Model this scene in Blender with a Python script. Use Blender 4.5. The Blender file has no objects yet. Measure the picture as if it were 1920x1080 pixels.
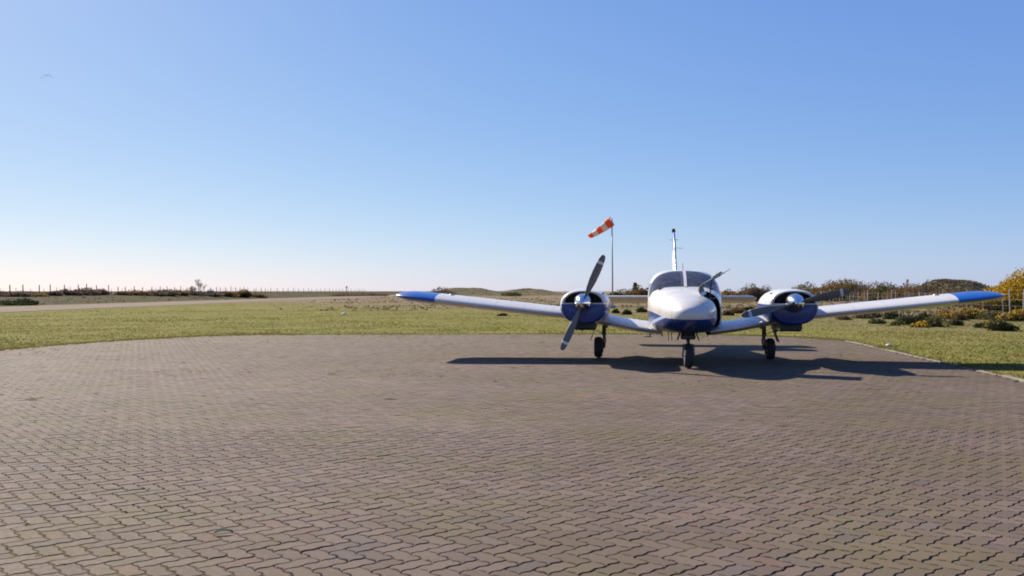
import bpy, math, random
import numpy as np
from mathutils import Vector, Matrix

SC = bpy.context.scene
COL = SC.collection
R = math.radians
PI = math.pi
rng = np.random.default_rng(7)
random.seed(7)

# ------------------------------------------------------------------ camera
EYE = 1.36
F = 1610.0                      # focal length in photo pixels (1920 wide)
cam_d = bpy.data.cameras.new('camera')
cam_d.sensor_width = 36.0
cam_d.lens = F / 1920 * 36.0
cam_d.clip_start = 0.05
cam_d.clip_end = 20000
cam = bpy.data.objects.new('camera', cam_d)
cam.location = (0, 0, EYE)
cam.rotation_euler = (R(90.0) + math.atan(6 / F), 0, 0)
COL.objects.link(cam)
SC.camera = cam

# ------------------------------------------------------------------ light
SUN_EL = 34.8
SUN_AZ = 38.8                   # degrees to the left of the view direction
world = bpy.data.worlds.new('World')
SC.world = world
world.use_nodes = True
wn = world.node_tree.nodes
wl = world.node_tree.links
bg = wn['Background']
sky = wn.new('ShaderNodeTexSky')
sky.sky_type = 'NISHITA'
sky.sun_disc = False
sky.sun_elevation = R(SUN_EL)
sky.sun_rotation = R(-SUN_AZ)
sky.altitude = 0
sky.air_density = 0.8
sky.dust_density = 0.3
sky.ozone_density = 3.0
EXPOSURE = 1.0
SKY_K = 0.10
# the film's response: the same tone curve over the whole sky
sp = wn.new('ShaderNodeSeparateColor')
cb = wn.new('ShaderNodeCombineColor')
wl.new(sky.outputs[0], sp.inputs[0])
for i, (pw, gain) in enumerate(((0.84, 0.118), (0.67, 0.175), (0.31, 0.458))):
    a_ = wn.new('ShaderNodeMath')
    a_.operation = 'POWER'
    wl.new(sp.outputs[i], a_.inputs[0])
    a_.inputs[1].default_value = pw
    b_ = wn.new('ShaderNodeMath')
    b_.operation = 'MULTIPLY'
    wl.new(a_.outputs[0], b_.inputs[0])
    b_.inputs[1].default_value = gain / (SKY_K * 2**EXPOSURE)
    wl.new(b_.outputs[0], cb.inputs[i])
wl.new(cb.outputs[0], bg.inputs[0])
bg.inputs[1].default_value = SKY_K

sun_d = bpy.data.lights.new('sun', 'SUN')
sun_d.energy = 5.0
sun_d.angle = R(0.5)
sun_d.color = (1.0, 0.92, 0.80)
sun = bpy.data.objects.new('sun', sun_d)
az, el = R(SUN_AZ), R(SUN_EL)
to_sun = Vector((-math.sin(az) * math.cos(el), math.cos(az) * math.cos(el), math.sin(el)))
sun.rotation_euler = to_sun.to_track_quat('Z', 'Y').to_euler()
sun.location = (-30, 40, 40)
COL.objects.link(sun)

SC.view_settings.view_transform = 'Standard'
SC.view_settings.look = 'None'
SC.view_settings.gamma = 1
SC.view_settings.exposure = EXPOSURE
SC.view_settings.use_curve_mapping = False
SC.cycles.filter_width = 1.9
SC.cycles.max_bounces = 6
SC.cycles.transparent_max_bounces = 12
SC.cycles.caustics_reflective = False
SC.cycles.caustics_refractive = False


# ------------------------------------------------------------------ helpers: nodes
class NT:
    def __init__(self, name):
        self.m = bpy.data.materials.new(name)
        self.m.use_nodes = True
        self.t = self.m.node_tree
        self.n = self.t.nodes
        self.l = self.t.links
        self.b = self.n['Principled BSDF']
        self.out = self.n['Material Output']

    def put(self, sock, v):
        if isinstance(v, bpy.types.NodeSocket):
            self.l.new(v, sock)
        elif v is not None:
            sock.default_value = v

    def math(self, op, a, b=None, c=None, clamp=False):
        k = self.n.new('ShaderNodeMath')
        k.operation = op
        k.use_clamp = clamp
        self.put(k.inputs[0], a)
        self.put(k.inputs[1], b)
        if c is not None:
            self.put(k.inputs[2], c)
        return k.outputs[0]

    def mix(self, fac, a, b, blend='MIX'):
        k = self.n.new('ShaderNodeMix')
        k.data_type = 'RGBA'
        k.blend_type = blend
        self.put(k.inputs[0], fac)
        for i, v in ((6, a), (7, b)):
            if isinstance(v, (tuple, list)):
                v = tuple(v) if len(v) == 4 else tuple(v) + (1,)
            self.put(k.inputs[i], v)
        return k.outputs[2]

    def coord(self, kind='Object'):
        return self.n.new('ShaderNodeTexCoord').outputs[kind]

    def pos(self):
        return self.n.new('ShaderNodeNewGeometry').outputs['Position']

    def sep(self, v):
        k = self.n.new('ShaderNodeSeparateXYZ')
        self.l.new(v, k.inputs[0])
        return k.outputs

    def noise(self, v, scale, detail=4, rough=0.55, dist=0.0):
        k = self.n.new('ShaderNodeTexNoise')
        k.inputs['Scale'].default_value = scale
        k.inputs['Detail'].default_value = detail
        k.inputs['Roughness'].default_value = rough
        k.inputs['Distortion'].default_value = dist
        if v is not None:
            self.l.new(v, k.inputs['Vector'])
        return k.outputs['Fac']

    def ramp(self, fac, lo, hi, a=0.0, b=1.0):
        k = self.n.new('ShaderNodeMapRange')
        k.interpolation_type = 'SMOOTHSTEP'
        self.put(k.inputs[0], fac)
        k.inputs[1].default_value = lo
        k.inputs[2].default_value = hi
        k.inputs[3].default_value = a
        k.inputs[4].default_value = b
        return k.outputs[0]

    def attr(self, name):
        k = self.n.new('ShaderNodeAttribute')
        k.attribute_name = name
        return k.outputs['Fac']

    def bump(self, h, strength=0.3, dist=0.01):
        k = self.n.new('ShaderNodeBump')
        k.inputs['Strength'].default_value = strength
        k.inputs['Distance'].default_value = dist
        self.l.new(h, k.inputs['Height'])
        self.l.new(k.outputs[0], self.b.inputs['Normal'])

    def base(self, v):
        if isinstance(v, (tuple, list)) and len(v) == 3:
            v = tuple(v) + (1,)
        self.put(self.b.inputs['Base Color'], v)


def simple(name, col, rough=0.5, metal=0.0, var=0.12, scale=6.0, bump=0.0, coat=0.0, spec=None):
    """one colour with a little grain and wear"""
    t = NT(name)
    o = t.coord()
    nz = t.noise(o, scale, 5)
    lo = tuple(c * (1 - var) for c in col)
    hi = tuple(min(1, c * (1 + var)) for c in col)
    t.base(t.mix(nz, lo, hi))
    t.put(t.b.inputs['Roughness'], t.ramp(t.noise(o, scale * 3, 3), 0.2, 0.8, rough * 0.85, min(1, rough * 1.15)))
    t.b.inputs['Metallic'].default_value = metal
    t.b.inputs['Coat Weight'].default_value = coat
    t.b.inputs['Coat Roughness'].default_value = 0.08
    if spec is not None:
        t.b.inputs['Specular IOR Level'].default_value = spec
    if bump:
        t.bump(t.noise(o, scale * 8, 4), bump, 0.005)
    return t.m


# ------------------------------------------------------------------ helpers: geometry
def link(name, me, m=None, parent=None, loc=None, rot=None):
    if m is not None and not me.materials:
        me.materials.append(m)
    o = bpy.data.objects.new(name, me)
    COL.objects.link(o)
    if parent is not None:
        o.parent = parent
    if loc is not None:
        o.location = loc
    if rot is not None:
        o.rotation_euler = rot
    return o


def make_mesh(name, verts, faces, smooth=False):
    me = bpy.data.meshes.new(name)
    me.from_pydata([tuple(v) for v in verts], [], faces)
    me.update()
    if smooth:
        me.polygons.foreach_set('use_smooth', [len(p.vertices) <= 4 for p in me.polygons])
    return me


def part(name, vf, m, parent=None, smooth=False, loc=None, rot=None):
    return link(name, make_mesh(name, vf[0], vf[1], smooth), m, parent, loc, rot)


def join(*vfs):
    V, Fa = [], []
    for v, f in vfs:
        k = len(V)
        V += [tuple(p) for p in v]
        Fa += [tuple(i + k for i in q) for q in f]
    return V, Fa


def fast_mesh(name, V, tri_or_quads, tone=None, smooth=False):
    """V: (n,3); tri_or_quads: list of (k,m) index arrays, each of constant m; tone: per face floats in the same order"""
    me = bpy.data.meshes.new(name)
    nl = sum(a.size for a in tri_or_quads)
    nf = sum(a.shape[0] for a in tri_or_quads)
    me.vertices.add(len(V))
    me.vertices.foreach_set('co', np.ascontiguousarray(V, dtype=np.float32).ravel())
    me.loops.add(nl)
    me.loops.foreach_set('vertex_index', np.concatenate([a.ravel() for a in tri_or_quads]).astype(np.int32))
    me.polygons.add(nf)
    tot = np.concatenate([np.full(a.shape[0], a.shape[1], dtype=np.int32) for a in tri_or_quads])
    st = np.concatenate([[0], np.cumsum(tot)[:-1]]).astype(np.int32)
    me.polygons.foreach_set('loop_start', st)
    me.polygons.foreach_set('loop_total', tot)
    me.polygons.foreach_set('use_smooth', np.full(nf, bool(smooth)))
    if tone is not None:
        at = me.attributes.new('tone', 'FLOAT', 'FACE')
        at.data.foreach_set('value', np.ascontiguousarray(tone, dtype=np.float32))
    me.update(calc_edges=True)
    me.validate()
    return me


def loft(rings, cap0=False, cap1=False, closed=True):
    V = [tuple(p) for r in rings for p in r]
    n = len(rings[0])
    Fa = []
    for i in range(len(rings) - 1):
        for j in range(n if closed else n - 1):
            k = (j + 1) % n
            Fa.append((i * n + j, i * n + k, (i + 1) * n + k, (i + 1) * n + j))
    if cap0:
        Fa.append(tuple(range(n - 1, -1, -1)))
    if cap1:
        b = (len(rings) - 1) * n
        Fa.append(tuple(b + j for j in range(n)))
    return V, Fa


def tube(pts, r, n=8, cap=True):
    pts = [Vector(p) for p in pts]
    rs = r if isinstance(r, (list, tuple)) else [r] * len(pts)
    rings = []
    ref = None
    for i, p in enumerate(pts):
        d = (pts[min(i + 1, len(pts) - 1)] - pts[max(i - 1, 0)]).normalized()
        if ref is None:
            ref = Vector((0, 0, 1)) if abs(d.z) < 0.9 else Vector((1, 0, 0))
        u = d.cross(ref).normalized()
        w = d.cross(u).normalized()
        rings.append([p + (u * math.cos(2 * PI * k / n) + w * math.sin(2 * PI * k / n)) * rs[i] for k in range(n)])
    return loft(rings, cap, cap)


def box(c, s, rot=None, bev=0.0):
    x, y, z = s[0] / 2, s[1] / 2, s[2] / 2
    if bev <= 0:
        v = [Vector(p) for p in ((-x, -y, -z), (x, -y, -z), (x, y, -z), (-x, y, -z), (-x, -y, z), (x, -y, z), (x, y, z), (-x, y, z))]
        f = [(3, 2, 1, 0), (4, 5, 6, 7), (0, 1, 5, 4), (1, 2, 6, 5), (2, 3, 7, 6), (3, 0, 4, 7)]
    else:
        b = bev
        rings = []
        for zz, ins in ((-z, b), (-z + b, 0), (z - b, 0), (z, b)):
            X, Y = x - ins, y - ins
            rings.append([Vector(p) for p in ((-X + b, -Y, zz), (X - b, -Y, zz), (X, -Y + b, zz), (X, Y - b, zz),
                                              (X - b, Y, zz), (-X + b, Y, zz), (-X, Y - b, zz), (-X, -Y + b, zz))])
        v, f = loft(rings, True, True)
        v = [Vector(p) for p in v]
    if rot is not None:
        M = Matrix.Rotation(rot[2], 3, 'Z') @ Matrix.Rotation(rot[1], 3, 'Y') @ Matrix.Rotation(rot[0], 3, 'X')
        v = [M @ p for p in v]
    c = Vector(c)
    return [tuple(p + c) for p in v], f


def lathe(prof, n=24, axis='Y', c=(0, 0, 0)):
    """prof: list of (radius, position along the axis)"""
    rings = []
    for r, a in prof:
        ring = []
        for k in range(n):
            q = 2 * PI * k / n
            u, w = r * math.cos(q), r * math.sin(q)
            p = {'Y': (u, a, w), 'X': (a, u, w), 'Z': (u, w, a)}[axis]
            ring.append((p[0] + c[0], p[1] + c[1], p[2] + c[2]))
        rings.append(ring)
    return loft(rings, True, True)


def empty(name, loc=(0, 0, 0), rz=0.0):
    o = bpy.data.objects.new(name, None)
    o.empty_display_size = 0.3
    COL.objects.link(o)
    o.location = loc
    o.rotation_euler = (0, 0, rz)
    return o


def tag(o, label, cat, group=None):
    o['label'] = label
    o['category'] = cat
    if group:
        o['group'] = group
    return o


def struct(o, label=None):
    o['kind'] = 'structure'
    if label:
        o['label'] = label
    return o


def pchip(xs, ys):
    xs, ys = np.array(xs, float), np.array(ys, float)
    h = np.diff(xs)
    d = np.diff(ys) / h
    m = np.zeros(len(xs))
    m[0], m[-1] = d[0], d[-1]
    for i in range(1, len(xs) - 1):
        if d[i - 1] * d[i] > 0:
            w1, w2 = 2 * h[i] + h[i - 1], h[i] + 2 * h[i - 1]
            m[i] = (w1 + w2) / (w1 / d[i - 1] + w2 / d[i])

    def f(x):
        i = int(np.clip(np.searchsorted(xs, x) - 1, 0, len(xs) - 2))
        t = (min(max(x, xs[0]), xs[-1]) - xs[i]) / h[i]
        return float((2 * t**3 - 3 * t**2 + 1) * ys[i] + (t**3 - 2 * t**2 + t) * h[i] * m[i]
                     + (-2 * t**3 + 3 * t**2) * ys[i + 1] + (t**3 - t**2) * h[i] * m[i + 1])
    return f


def sstep(a, b, x):
    t = np.clip((np.asarray(x, float) - a) / (b - a), 0, 1)
    return t * t * (3 - 2 * t)


# value noise on a lattice, for terrain and scatter masks
_perm = rng.random((256, 256))


def vnoise(x, y):
    x = np.asarray(x, float)
    y = np.asarray(y, float)
    xi, yi = np.floor(x).astype(int), np.floor(y).astype(int)
    fx, fy = x - xi, y - yi
    fx, fy = fx * fx * (3 - 2 * fx), fy * fy * (3 - 2 * fy)
    g = lambda a, b: _perm[a & 255, b & 255]
    return (g(xi, yi) * (1 - fx) + g(xi + 1, yi) * fx) * (1 - fy) + (g(xi, yi + 1) * (1 - fx) + g(xi + 1, yi + 1) * fx) * fy


# ------------------------------------------------------------------ layout
APRON = np.array([(-13.0, 0.4), (-12.7, 14.0), (-11.95, 19.9), (-11.1, 23.2), (-9.9, 25.6), (-8.3, 26.9), (-5.0, 27.2), (0.0, 27.4),
                  (4.5, 27.3), (7.2, 26.6), (8.7, 25.3), (9.12, 23.6), (8.46, 18.4), (7.7, 12.9), (6.7, 6.0), (5.9, 0.4)])


def apron_dist(x, y):
    """signed distance to the apron's edge, negative inside"""
    x = np.asarray(x, float)
    y = np.asarray(y, float)
    best = np.full(x.shape, 1e9)
    ins = np.zeros(x.shape, bool)
    n = len(APRON)
    for i in range(n):
        ax, ay = APRON[i]
        bx, by = APRON[(i + 1) % n]
        t = np.clip(((x - ax) * (bx - ax) + (y - ay) * (by - ay)) / ((bx - ax)**2 + (by - ay)**2), 0, 1)
        best = np.minimum(best, np.hypot(x - ax - t * (bx - ax), y - ay - t * (by - ay)))
        c = ((ay > y) != (by > y)) & (x < (bx - ax) * (y - ay) / (by - ay + 1e-12) + ax)
        ins ^= c
    return np.where(ins, -best, best)


def height(x, y):
    x = np.asarray(x, float)
    y = np.asarray(y, float)
    d = apron_dist(x, y)
    h = -0.10 + 0.095 * sstep(-0.35, 0.35, d)
    # bank along the left fence
    h = h + 0.80 * sstep(-46.5, -57, x) + 0.12 * (vnoise(x * 0.12, y * 0.12) - 0.5) * sstep(-47, -55, x) * 2
    # lumpy heath
    far = sstep(34, 80, np.hypot(x, y)) * (1 - sstep(-24, -30, x))
    h = h + 0.30 * (vnoise(x * 0.09 + 31, y * 0.09) - 0.5) * far + 0.12 * (vnoise(x * 0.35, y * 0.35 + 9) - 0.5) * far
    return h


def at(px, Y):
    """ground position seen at photo column px at depth Y"""
    x = (px - 960) / F * Y
    return x, Y, float(height(x, Y))


# ------------------------------------------------------------------ materials
def ground_material():
    t = NT('grassland')
    p = t.pos()
    X, Y, Z = t.sep(p)
    n_big = t.noise(p, 0.10, 5)
    n_mid = t.noise(p, 0.55, 6, 0.6)
    n_fine = t.noise(p, 5.5, 6, 0.7)
    lawn = t.mix(t.ramp(n_mid, 0.3, 0.72), (0.134, 0.138, 0.030), (0.212, 0.170, 0.062))
    lawn = t.mix(t.ramp(n_fine, 0.35, 0.75, 0, 0.6), lawn, (0.115, 0.120, 0.026))
    heath = t.mix(t.ramp(n_mid, 0.3, 0.7), (0.225, 0.168, 0.112), (0.150, 0.125, 0.062))
    heath = t.mix(t.ramp(n_fine, 0.4, 0.8, 0, 0.5), heath, (0.110, 0.088, 0.056))
    # the mown strip ends about 60 m out
    edge = t.math('ADD', t.math('ADD', Y, t.math('MULTIPLY', X, 1.3)), t.math('MULTIPLY', t.math('SUBTRACT', n_big, 0.5), 50.0))
    far = t.ramp(edge, 34.0, 88.0)
    col = t.mix(far, lawn, heath)
    left = t.mix(t.ramp(n_mid, 0.35, 0.65), (0.046, 0.050, 0.018), (0.090, 0.064, 0.036))
    bare = t.ramp(t.noise(p, 0.23, 4), 0.60, 0.74, 0, 0.45)
    col = t.mix(bare, col, (0.175, 0.130, 0.080))
    col = t.mix(t.ramp(X, -44.0, -47.0), col, left)
    t.base(col)
    t.b.inputs['Roughness'].default_value = 0.95
    t.b.inputs['Specular IOR Level'].default_value = 0.02
    t.bump(t.math('ADD', n_fine, n_mid), 0.8, 0.06)
    return t.m


def track_material():
    t = NT('dirt track')
    p = t.pos()
    n = t.noise(p, 0.4, 6, 0.6)
    f = t.noise(p, 6.0, 5, 0.7)
    c = t.mix(t.ramp(n, 0.3, 0.7), (0.205, 0.160, 0.122), (0.165, 0.127, 0.092))
    c = t.mix(t.ramp(f, 0.45, 0.8, 0, 0.4), c, (0.17, 0.14, 0.09))
    t.base(c)
    t.b.inputs['Roughness'].default_value = 0.95
    t.b.inputs['Specular IOR Level'].default_value = 0.03
    t.bump(f, 0.5, 0.02)
    return t.m


def paver_material(name, per_object):
    t = NT(name)
    p = t.pos()
    X, Y, Z = t.sep(p)
    if per_object:
        k = t.n.new('ShaderNodeObjectInfo')
        tone = t.math('ADD', 0.14, t.math('MULTIPLY', k.outputs['Random'], 0.72))
    else:
        tone = t.attr('tone')
    a = t.mix(t.ramp(tone, 0.0, 1.0), (0.104, 0.074, 0.0560), (0.152, 0.110, 0.0840))
    odd = t.math('FRACT', t.math('MULTIPLY', tone, 17.31))
    a = t.mix(t.ramp(odd, 0.94, 0.98, 0, 0.40), a, (0.165, 0.086, 0.062))
    a = t.mix(t.ramp(odd, 0.06, 0.02, 0, 0.5), a, (0.088, 0.078, 0.079))
    grit = t.noise(p, 190.0, 3, 0.7)
    spot = t.noise(p, 28.0, 5, 0.65)
    a = t.mix(t.ramp(grit, 0.35, 0.75, 0, 0.5), a, (0.062, 0.045, 0.037))
    a = t.mix(t.ramp(grit, 0.62, 0.76, 0, 0.4), a, (0.225, 0.180, 0.155))
    # weathering: big soft stains, and a dry moss film here and there
    big = t.noise(p, 0.35, 5, 0.6)
    a = t.mix(t.ramp(big, 0.35, 0.68, 0.0, 0.55), a, (0.084, 0.060, 0.042))
    moss = t.math('MULTIPLY', t.ramp(t.noise(p, 0.7, 5, 0.65), 0.44, 0.66), t.ramp(spot, 0.34, 0.62))
    film = t.ramp(t.math('ADD', Y, t.math('MULTIPLY', big, 7.0)), 21.0, 30.0, 0.0, 0.40)
    a = t.mix(film, a, (0.150, 0.111, 0.063))
    a = t.mix(t.math('MULTIPLY', moss, 0.70), a, (0.112, 0.094, 0.036))
    # an old rusty mark in front of the aeroplane
    ex = t.math('DIVIDE', t.math('SUBTRACT', X, 1.65), 1.1)
    ey = t.math('DIVIDE', t.math('SUBTRACT', Y, 11.25), 0.32)
    er = t.math('SQRT', t.math('ADD', t.math('MULTIPLY', ex, ex), t.math('MULTIPLY', ey, ey)))
    mark = t.math('MULTIPLY', t.ramp(er, 1.0, 0.5), t.ramp(t.noise(p, 4.5, 4, 0.7), 0.46, 0.58))
    rust = t.math('MULTIPLY', t.ramp(t.noise(p, 0.42, 3), 0.64, 0.74), t.ramp(t.noise(p, 3.1, 4), 0.52, 0.66))
    a = t.mix(t.math('MINIMUM', t.math('ADD', rust, mark), 0.55), a, (0.165, 0.082, 0.040))
    t.base(a)
    t.put(t.b.inputs['Roughness'], t.ramp(spot, 0.2, 0.8, 0.80, 0.97))
    t.b.inputs['Specular IOR Level'].default_value = 0.16
    t.bump(t.math('ADD', grit, t.math('MULTIPLY', spot, 0.8)), 0.45, 0.003)
    return t.m


def bed_material():
    t = NT('joint soil')
    p = t.pos()
    n = t.noise(p, 2.2, 6, 0.7)
    f = t.noise(p, 60.0, 4, 0.6)
    c = t.mix(t.ramp(f, 0.3, 0.7), (0.066, 0.047, 0.031), (0.104, 0.075, 0.050))
    c = t.mix(t.ramp(t.noise(p, 6.0, 4), 0.44, 0.62, 0, 0.75), c, (0.030, 0.021, 0.014))
    c = t.mix(t.ramp(n, 0.43, 0.62, 0, 0.75), c, (0.086, 0.078, 0.022))
    t.base(c)
    t.b.inputs['Roughness'].default_value = 0.95
    t.b.inputs['Specular IOR Level'].default_value = 0.03
    t.bump(f, 0.6, 0.01)
    return t.m


def foliage_material(name, dark, light, trans=0.25):
    t = NT(name)
    tone = t.attr('tone')
    p = t.coord()
    n = t.noise(p, 1.7, 3)
    c = t.mix(t.math('ADD', t.math('MULTIPLY', tone, 0.75), t.math('MULTIPLY', n, 0.25)), dark, light)
    t.base(c)
    t.b.inputs['Roughness'].default_value = 0.8
    t.b.inputs['Specular IOR Level'].default_value = 0.2
    tr = t.n.new('ShaderNodeBsdfTranslucent')
    t.l.new(c, tr.inputs[0])
    mx = t.n.new('ShaderNodeMixShader')
    mx.inputs[0].default_value = trans
    t.l.new(t.b.outputs[0], mx.inputs[1])
    t.l.new(tr.outputs[0], mx.inputs[2])
    t.l.new(mx.outputs[0], t.out.inputs[0])
    return t.m


WHITE = (0.575, 0.540, 0.490)
BLUE = (0.005, 0.074, 0.320)
SHADED_BLUE = (0.005, 0.034, 0.190)  # same blue paint, darkened to put shade into the nacelles and belly


def paint_material(name, kind):
    """white over blue aircraft paint; the trim line follows the shape it is sprayed on"""
    t = NT(name)
    o = t.coord()
    X, Y, Z = t.sep(o)
    grime = t.ramp(t.noise(o, 2.6, 6, 0.65), 0.35, 0.8, 0.0, 0.22)
    speck = t.ramp(t.noise(o, 42.0, 3, 0.6), 0.62, 0.75, 0.0, 0.25)
    white = t.mix(grime, WHITE, (0.56, 0.53, 0.49))
    white = t.mix(speck, white, (0.50, 0.46, 0.41))
    blue = t.mix(grime, BLUE if kind == 'blue' else SHADED_BLUE, (0.018, 0.050, 0.16))
    col = white
    if kind == 'fuselage':
        # the line drops towards the nose tip
        drop = t.math('MULTIPLY', t.ramp(Y, -1.1, -3.1), 0.10)
        line = t.math('SUBTRACT', 0.985, drop)
        m = t.math('LESS_THAN', Z, line)
        col = t.mix(m, white, blue)
        ctr = t.math('ADD', 0.728, t.math('MULTIPLY', t.math('SUBTRACT', -1.0, Y), 0.122))
        s = t.math('LESS_THAN', t.math('ABSOLUTE', t.math('SUBTRACT', Z, ctr)), 0.026)
        s = t.math('MULTIPLY', t.math('MULTIPLY', s, m), t.math('LESS_THAN', Y, 3.0))
        s = t.math('MULTIPLY', s, t.math('GREATER_THAN', t.math('ABSOLUTE', X), 0.40))
        col = t.mix(s, col, (0.42, 0.50, 0.66))
    elif kind == 'nacelle':
        col = t.mix(t.math('LESS_THAN', Z, 1.125), white, blue)
        s = t.math('LESS_THAN', t.math('ABSOLUTE', t.math('SUBTRACT', Z, 1.13)), 0.012)
        col = t.mix(s, col, (0.62, 0.64, 0.66))
    elif kind == 'fin':
        col = t.mix(t.math('GREATER_THAN', Z, 2.42), white, (0.10, 0.17, 0.42))
    elif kind == 'blue':
        col = blue
    # skin seams
    if kind in ('white', 'blue'):
        seam = t.math('LESS_THAN', t.math('ABSOLUTE', t.math('SUBTRACT', t.math('FRACT', t.math('MULTIPLY', t.math('ABSOLUTE', X), 1.75)), 0.5)), 0.006)
    elif kind == 'fin':
        seam = t.math('LESS_THAN', t.math('ABSOLUTE', t.math('SUBTRACT', t.math('FRACT', t.math('MULTIPLY', Z, 2.3)), 0.5)), 0.008)
    else:
        seam = t.math('LESS_THAN', t.math('ABSOLUTE', t.math('SUBTRACT', t.math('FRACT', t.math('ADD', t.math('MULTIPLY', Y, 1.18), 0.84)), 0.5)), 0.006)
    col = t.mix(t.math('MULTIPLY', seam, 0.45), col, (0.10, 0.09, 0.085))
    t.base(col)
    t.put(t.b.inputs['Roughness'], t.ramp(grime, 0.0, 0.22, 0.24, 0.42))
    t.b.inputs['Coat Weight'].default_value = 0.22
    t.b.inputs['Coat Roughness'].default_value = 0.12
    return t.m


def glass_material(name, tint, refl=1.0):
    t = NT(name)
    t.n.remove(t.b)
    o = t.coord()
    n = t.noise(o, 9.0, 4)
    tr = t.n.new('ShaderNodeBsdfTransparent')
    t.put(tr.inputs[0], t.mix(n, tuple(c * 0.93 for c in tint), tint))
    gl = t.n.new('ShaderNodeBsdfGlossy')
    gl.inputs['Roughness'].default_value = 0.04
    gl.inputs[0].default_value = (0.9, 0.9, 0.95, 1)
    fr = t.n.new('ShaderNodeFresnel')
    fr.inputs[0].default_value = 1.5
    df = t.n.new('ShaderNodeBsdfDiffuse')
    df.inputs[0].default_value = (0.55, 0.53, 0.55, 1)
    m0 = t.n.new('ShaderNodeMixShader')
    t.put(m0.inputs[0], t.ramp(n, 0.3, 0.8, 0.05, 0.12))
    t.l.new(tr.outputs[0], m0.inputs[1])
    t.l.new(df.outputs[0], m0.inputs[2])
    mx = t.n.new('ShaderNodeMixShader')
    t.put(mx.inputs[0], t.math('MULTIPLY', fr.outputs[0], refl, clamp=True))
    t.l.new(m0.outputs[0], mx.inputs[1])
    t.l.new(gl.outputs[0], mx.inputs[2])
    t.l.new(mx.outputs[0], t.out.inputs[0])
    return t.m


def blade_material():
    t = NT('propeller blade paint')
    o = t.coord()
    X, Y, Z = t.sep(o)
    n = t.noise(o, 14.0, 5, 0.7)
    c = t.mix(n, (0.085, 0.080, 0.078), (0.155, 0.150, 0.148))
    wear = t.ramp(t.noise(o, 60.0, 3, 0.7), 0.60, 0.72, 0, 0.5)
    c = t.mix(wear, c, (0.28, 0.27, 0.26))
    w = t.math('MULTIPLY', t.math('GREATER_THAN', Z, 0.785), t.math('LESS_THAN', Z, 0.835))
    c = t.mix(w, c, (0.62, 0.60, 0.58))
    t.base(c)
    t.b.inputs['Roughness'].default_value = 0.5
    return t.m


def wood_material(name, a, b):
    t = NT(name)
    o = t.pos()
    mp = t.n.new('ShaderNodeMapping')
    mp.inputs['Scale'].default_value = (9, 9, 1.2)
    t.l.new(o, mp.inputs[0])
    n = t.noise(mp.outputs[0], 2.2, 5, 0.65)
    t.base(t.mix(t.ramp(n, 0.3, 0.7), a, b))
    t.b.inputs['Roughness'].default_value = 0.85
    t.bump(n, 0.4, 0.01)
    return t.m


M = {}
M['ground'] = ground_material()
M['track'] = track_material()
M['paver_one'] = paver_material('paver concrete, single', True)
M['paver_many'] = paver_material('paver concrete', False)
M['bed'] = bed_material()
M['kerb'] = simple('kerb concrete', (0.155, 0.126, 0.094), 0.95, var=0.45, scale=5, bump=0.4)
M['white'] = paint_material('white aircraft paint', 'white')
M['blue'] = paint_material('blue aircraft paint', 'blue')
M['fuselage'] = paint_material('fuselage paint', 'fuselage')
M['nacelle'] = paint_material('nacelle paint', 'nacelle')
M['fin'] = paint_material('fin paint', 'fin')
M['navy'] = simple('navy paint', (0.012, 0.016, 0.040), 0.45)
M['black'] = simple('black plastic', (0.014, 0.013, 0.014), 0.6)
M['dark'] = simple('dark interior lining', (0.055, 0.050, 0.052), 0.85)
M['engine'] = simple('sooty engine metal', (0.020, 0.019, 0.018), 0.6, 0.3)
M['rubber'] = simple('tyre rubber', (0.022, 0.021, 0.022), 0.8, var=0.3, scale=18, bump=0.3)
M['steel'] = simple('gear steel', (0.26, 0.25, 0.24), 0.42, 0.7, var=0.3)
M['oily'] = simple('oily gear metal', (0.050, 0.046, 0.042), 0.5, 0.4, var=0.3)
M['chrome'] = simple('polished spinner metal', (0.74, 0.73, 0.72), 0.16, 1.0, var=0.05)
M['alu'] = simple('wheel alloy', (0.55, 0.54, 0.52), 0.45, 0.6, var=0.15)
M['blade'] = blade_material()
M['glass'] = glass_material('windscreen acrylic', (0.50, 0.46, 0.52), 0.7)
M['seat'] = simple('grey seat cloth', (0.20, 0.19, 0.21), 0.9, var=0.2, scale=20)
M['panel_in'] = simple('instrument panel', (0.028, 0.027, 0.030), 0.7)
M['primer'] = simple('inside of hatch', (0.110, 0.095, 0.080), 0.7, var=0.25)
M['beacon'] = simple('beacon lens', (0.060, 0.010, 0.010), 0.7, spec=0.1)
M['lens'] = simple('lamp lens', (0.70, 0.70, 0.70), 0.1)
M['orange'] = foliage_material('orange sock cloth', (0.72, 0.130, 0.040), (0.80, 0.22, 0.085), 0.45)
M['sockwhite'] = foliage_material('white sock cloth', (0.76, 0.68, 0.60), (0.80, 0.76, 0.70), 0.30)
M['polegrey'] = simple('galvanised pole', (0.30, 0.30, 0.33), 0.5, 0.3)
M['post_pale'] = wood_material('weathered pale post', (0.23, 0.20, 0.16), (0.44, 0.40, 0.34))
M['post_dark'] = wood_material('dark post', (0.045, 0.036, 0.030), (0.095, 0.080, 0.068))
M['wire'] = simple('fence wire', (0.18, 0.17, 0.16), 0.5, 0.6)
M['stone'] = simple('pale stone', (0.60, 0.58, 0.54), 0.8, var=0.2, scale=14, bump=0.4)
M['bird'] = simple('gull plumage', (0.42, 0.44, 0.47), 0.8, var=0.15, scale=9)
M['grass'] = foliage_material('grass blades', (0.112, 0.118, 0.018), (0.255, 0.200, 0.072), 0.35)
M['heather'] = foliage_material('heath plants', (0.085, 0.070, 0.034), (0.220, 0.165, 0.098), 0.2)
M['moss'] = foliage_material('joint moss', (0.036, 0.029, 0.012), (0.190, 0.168, 0.030), 0.25)
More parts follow.
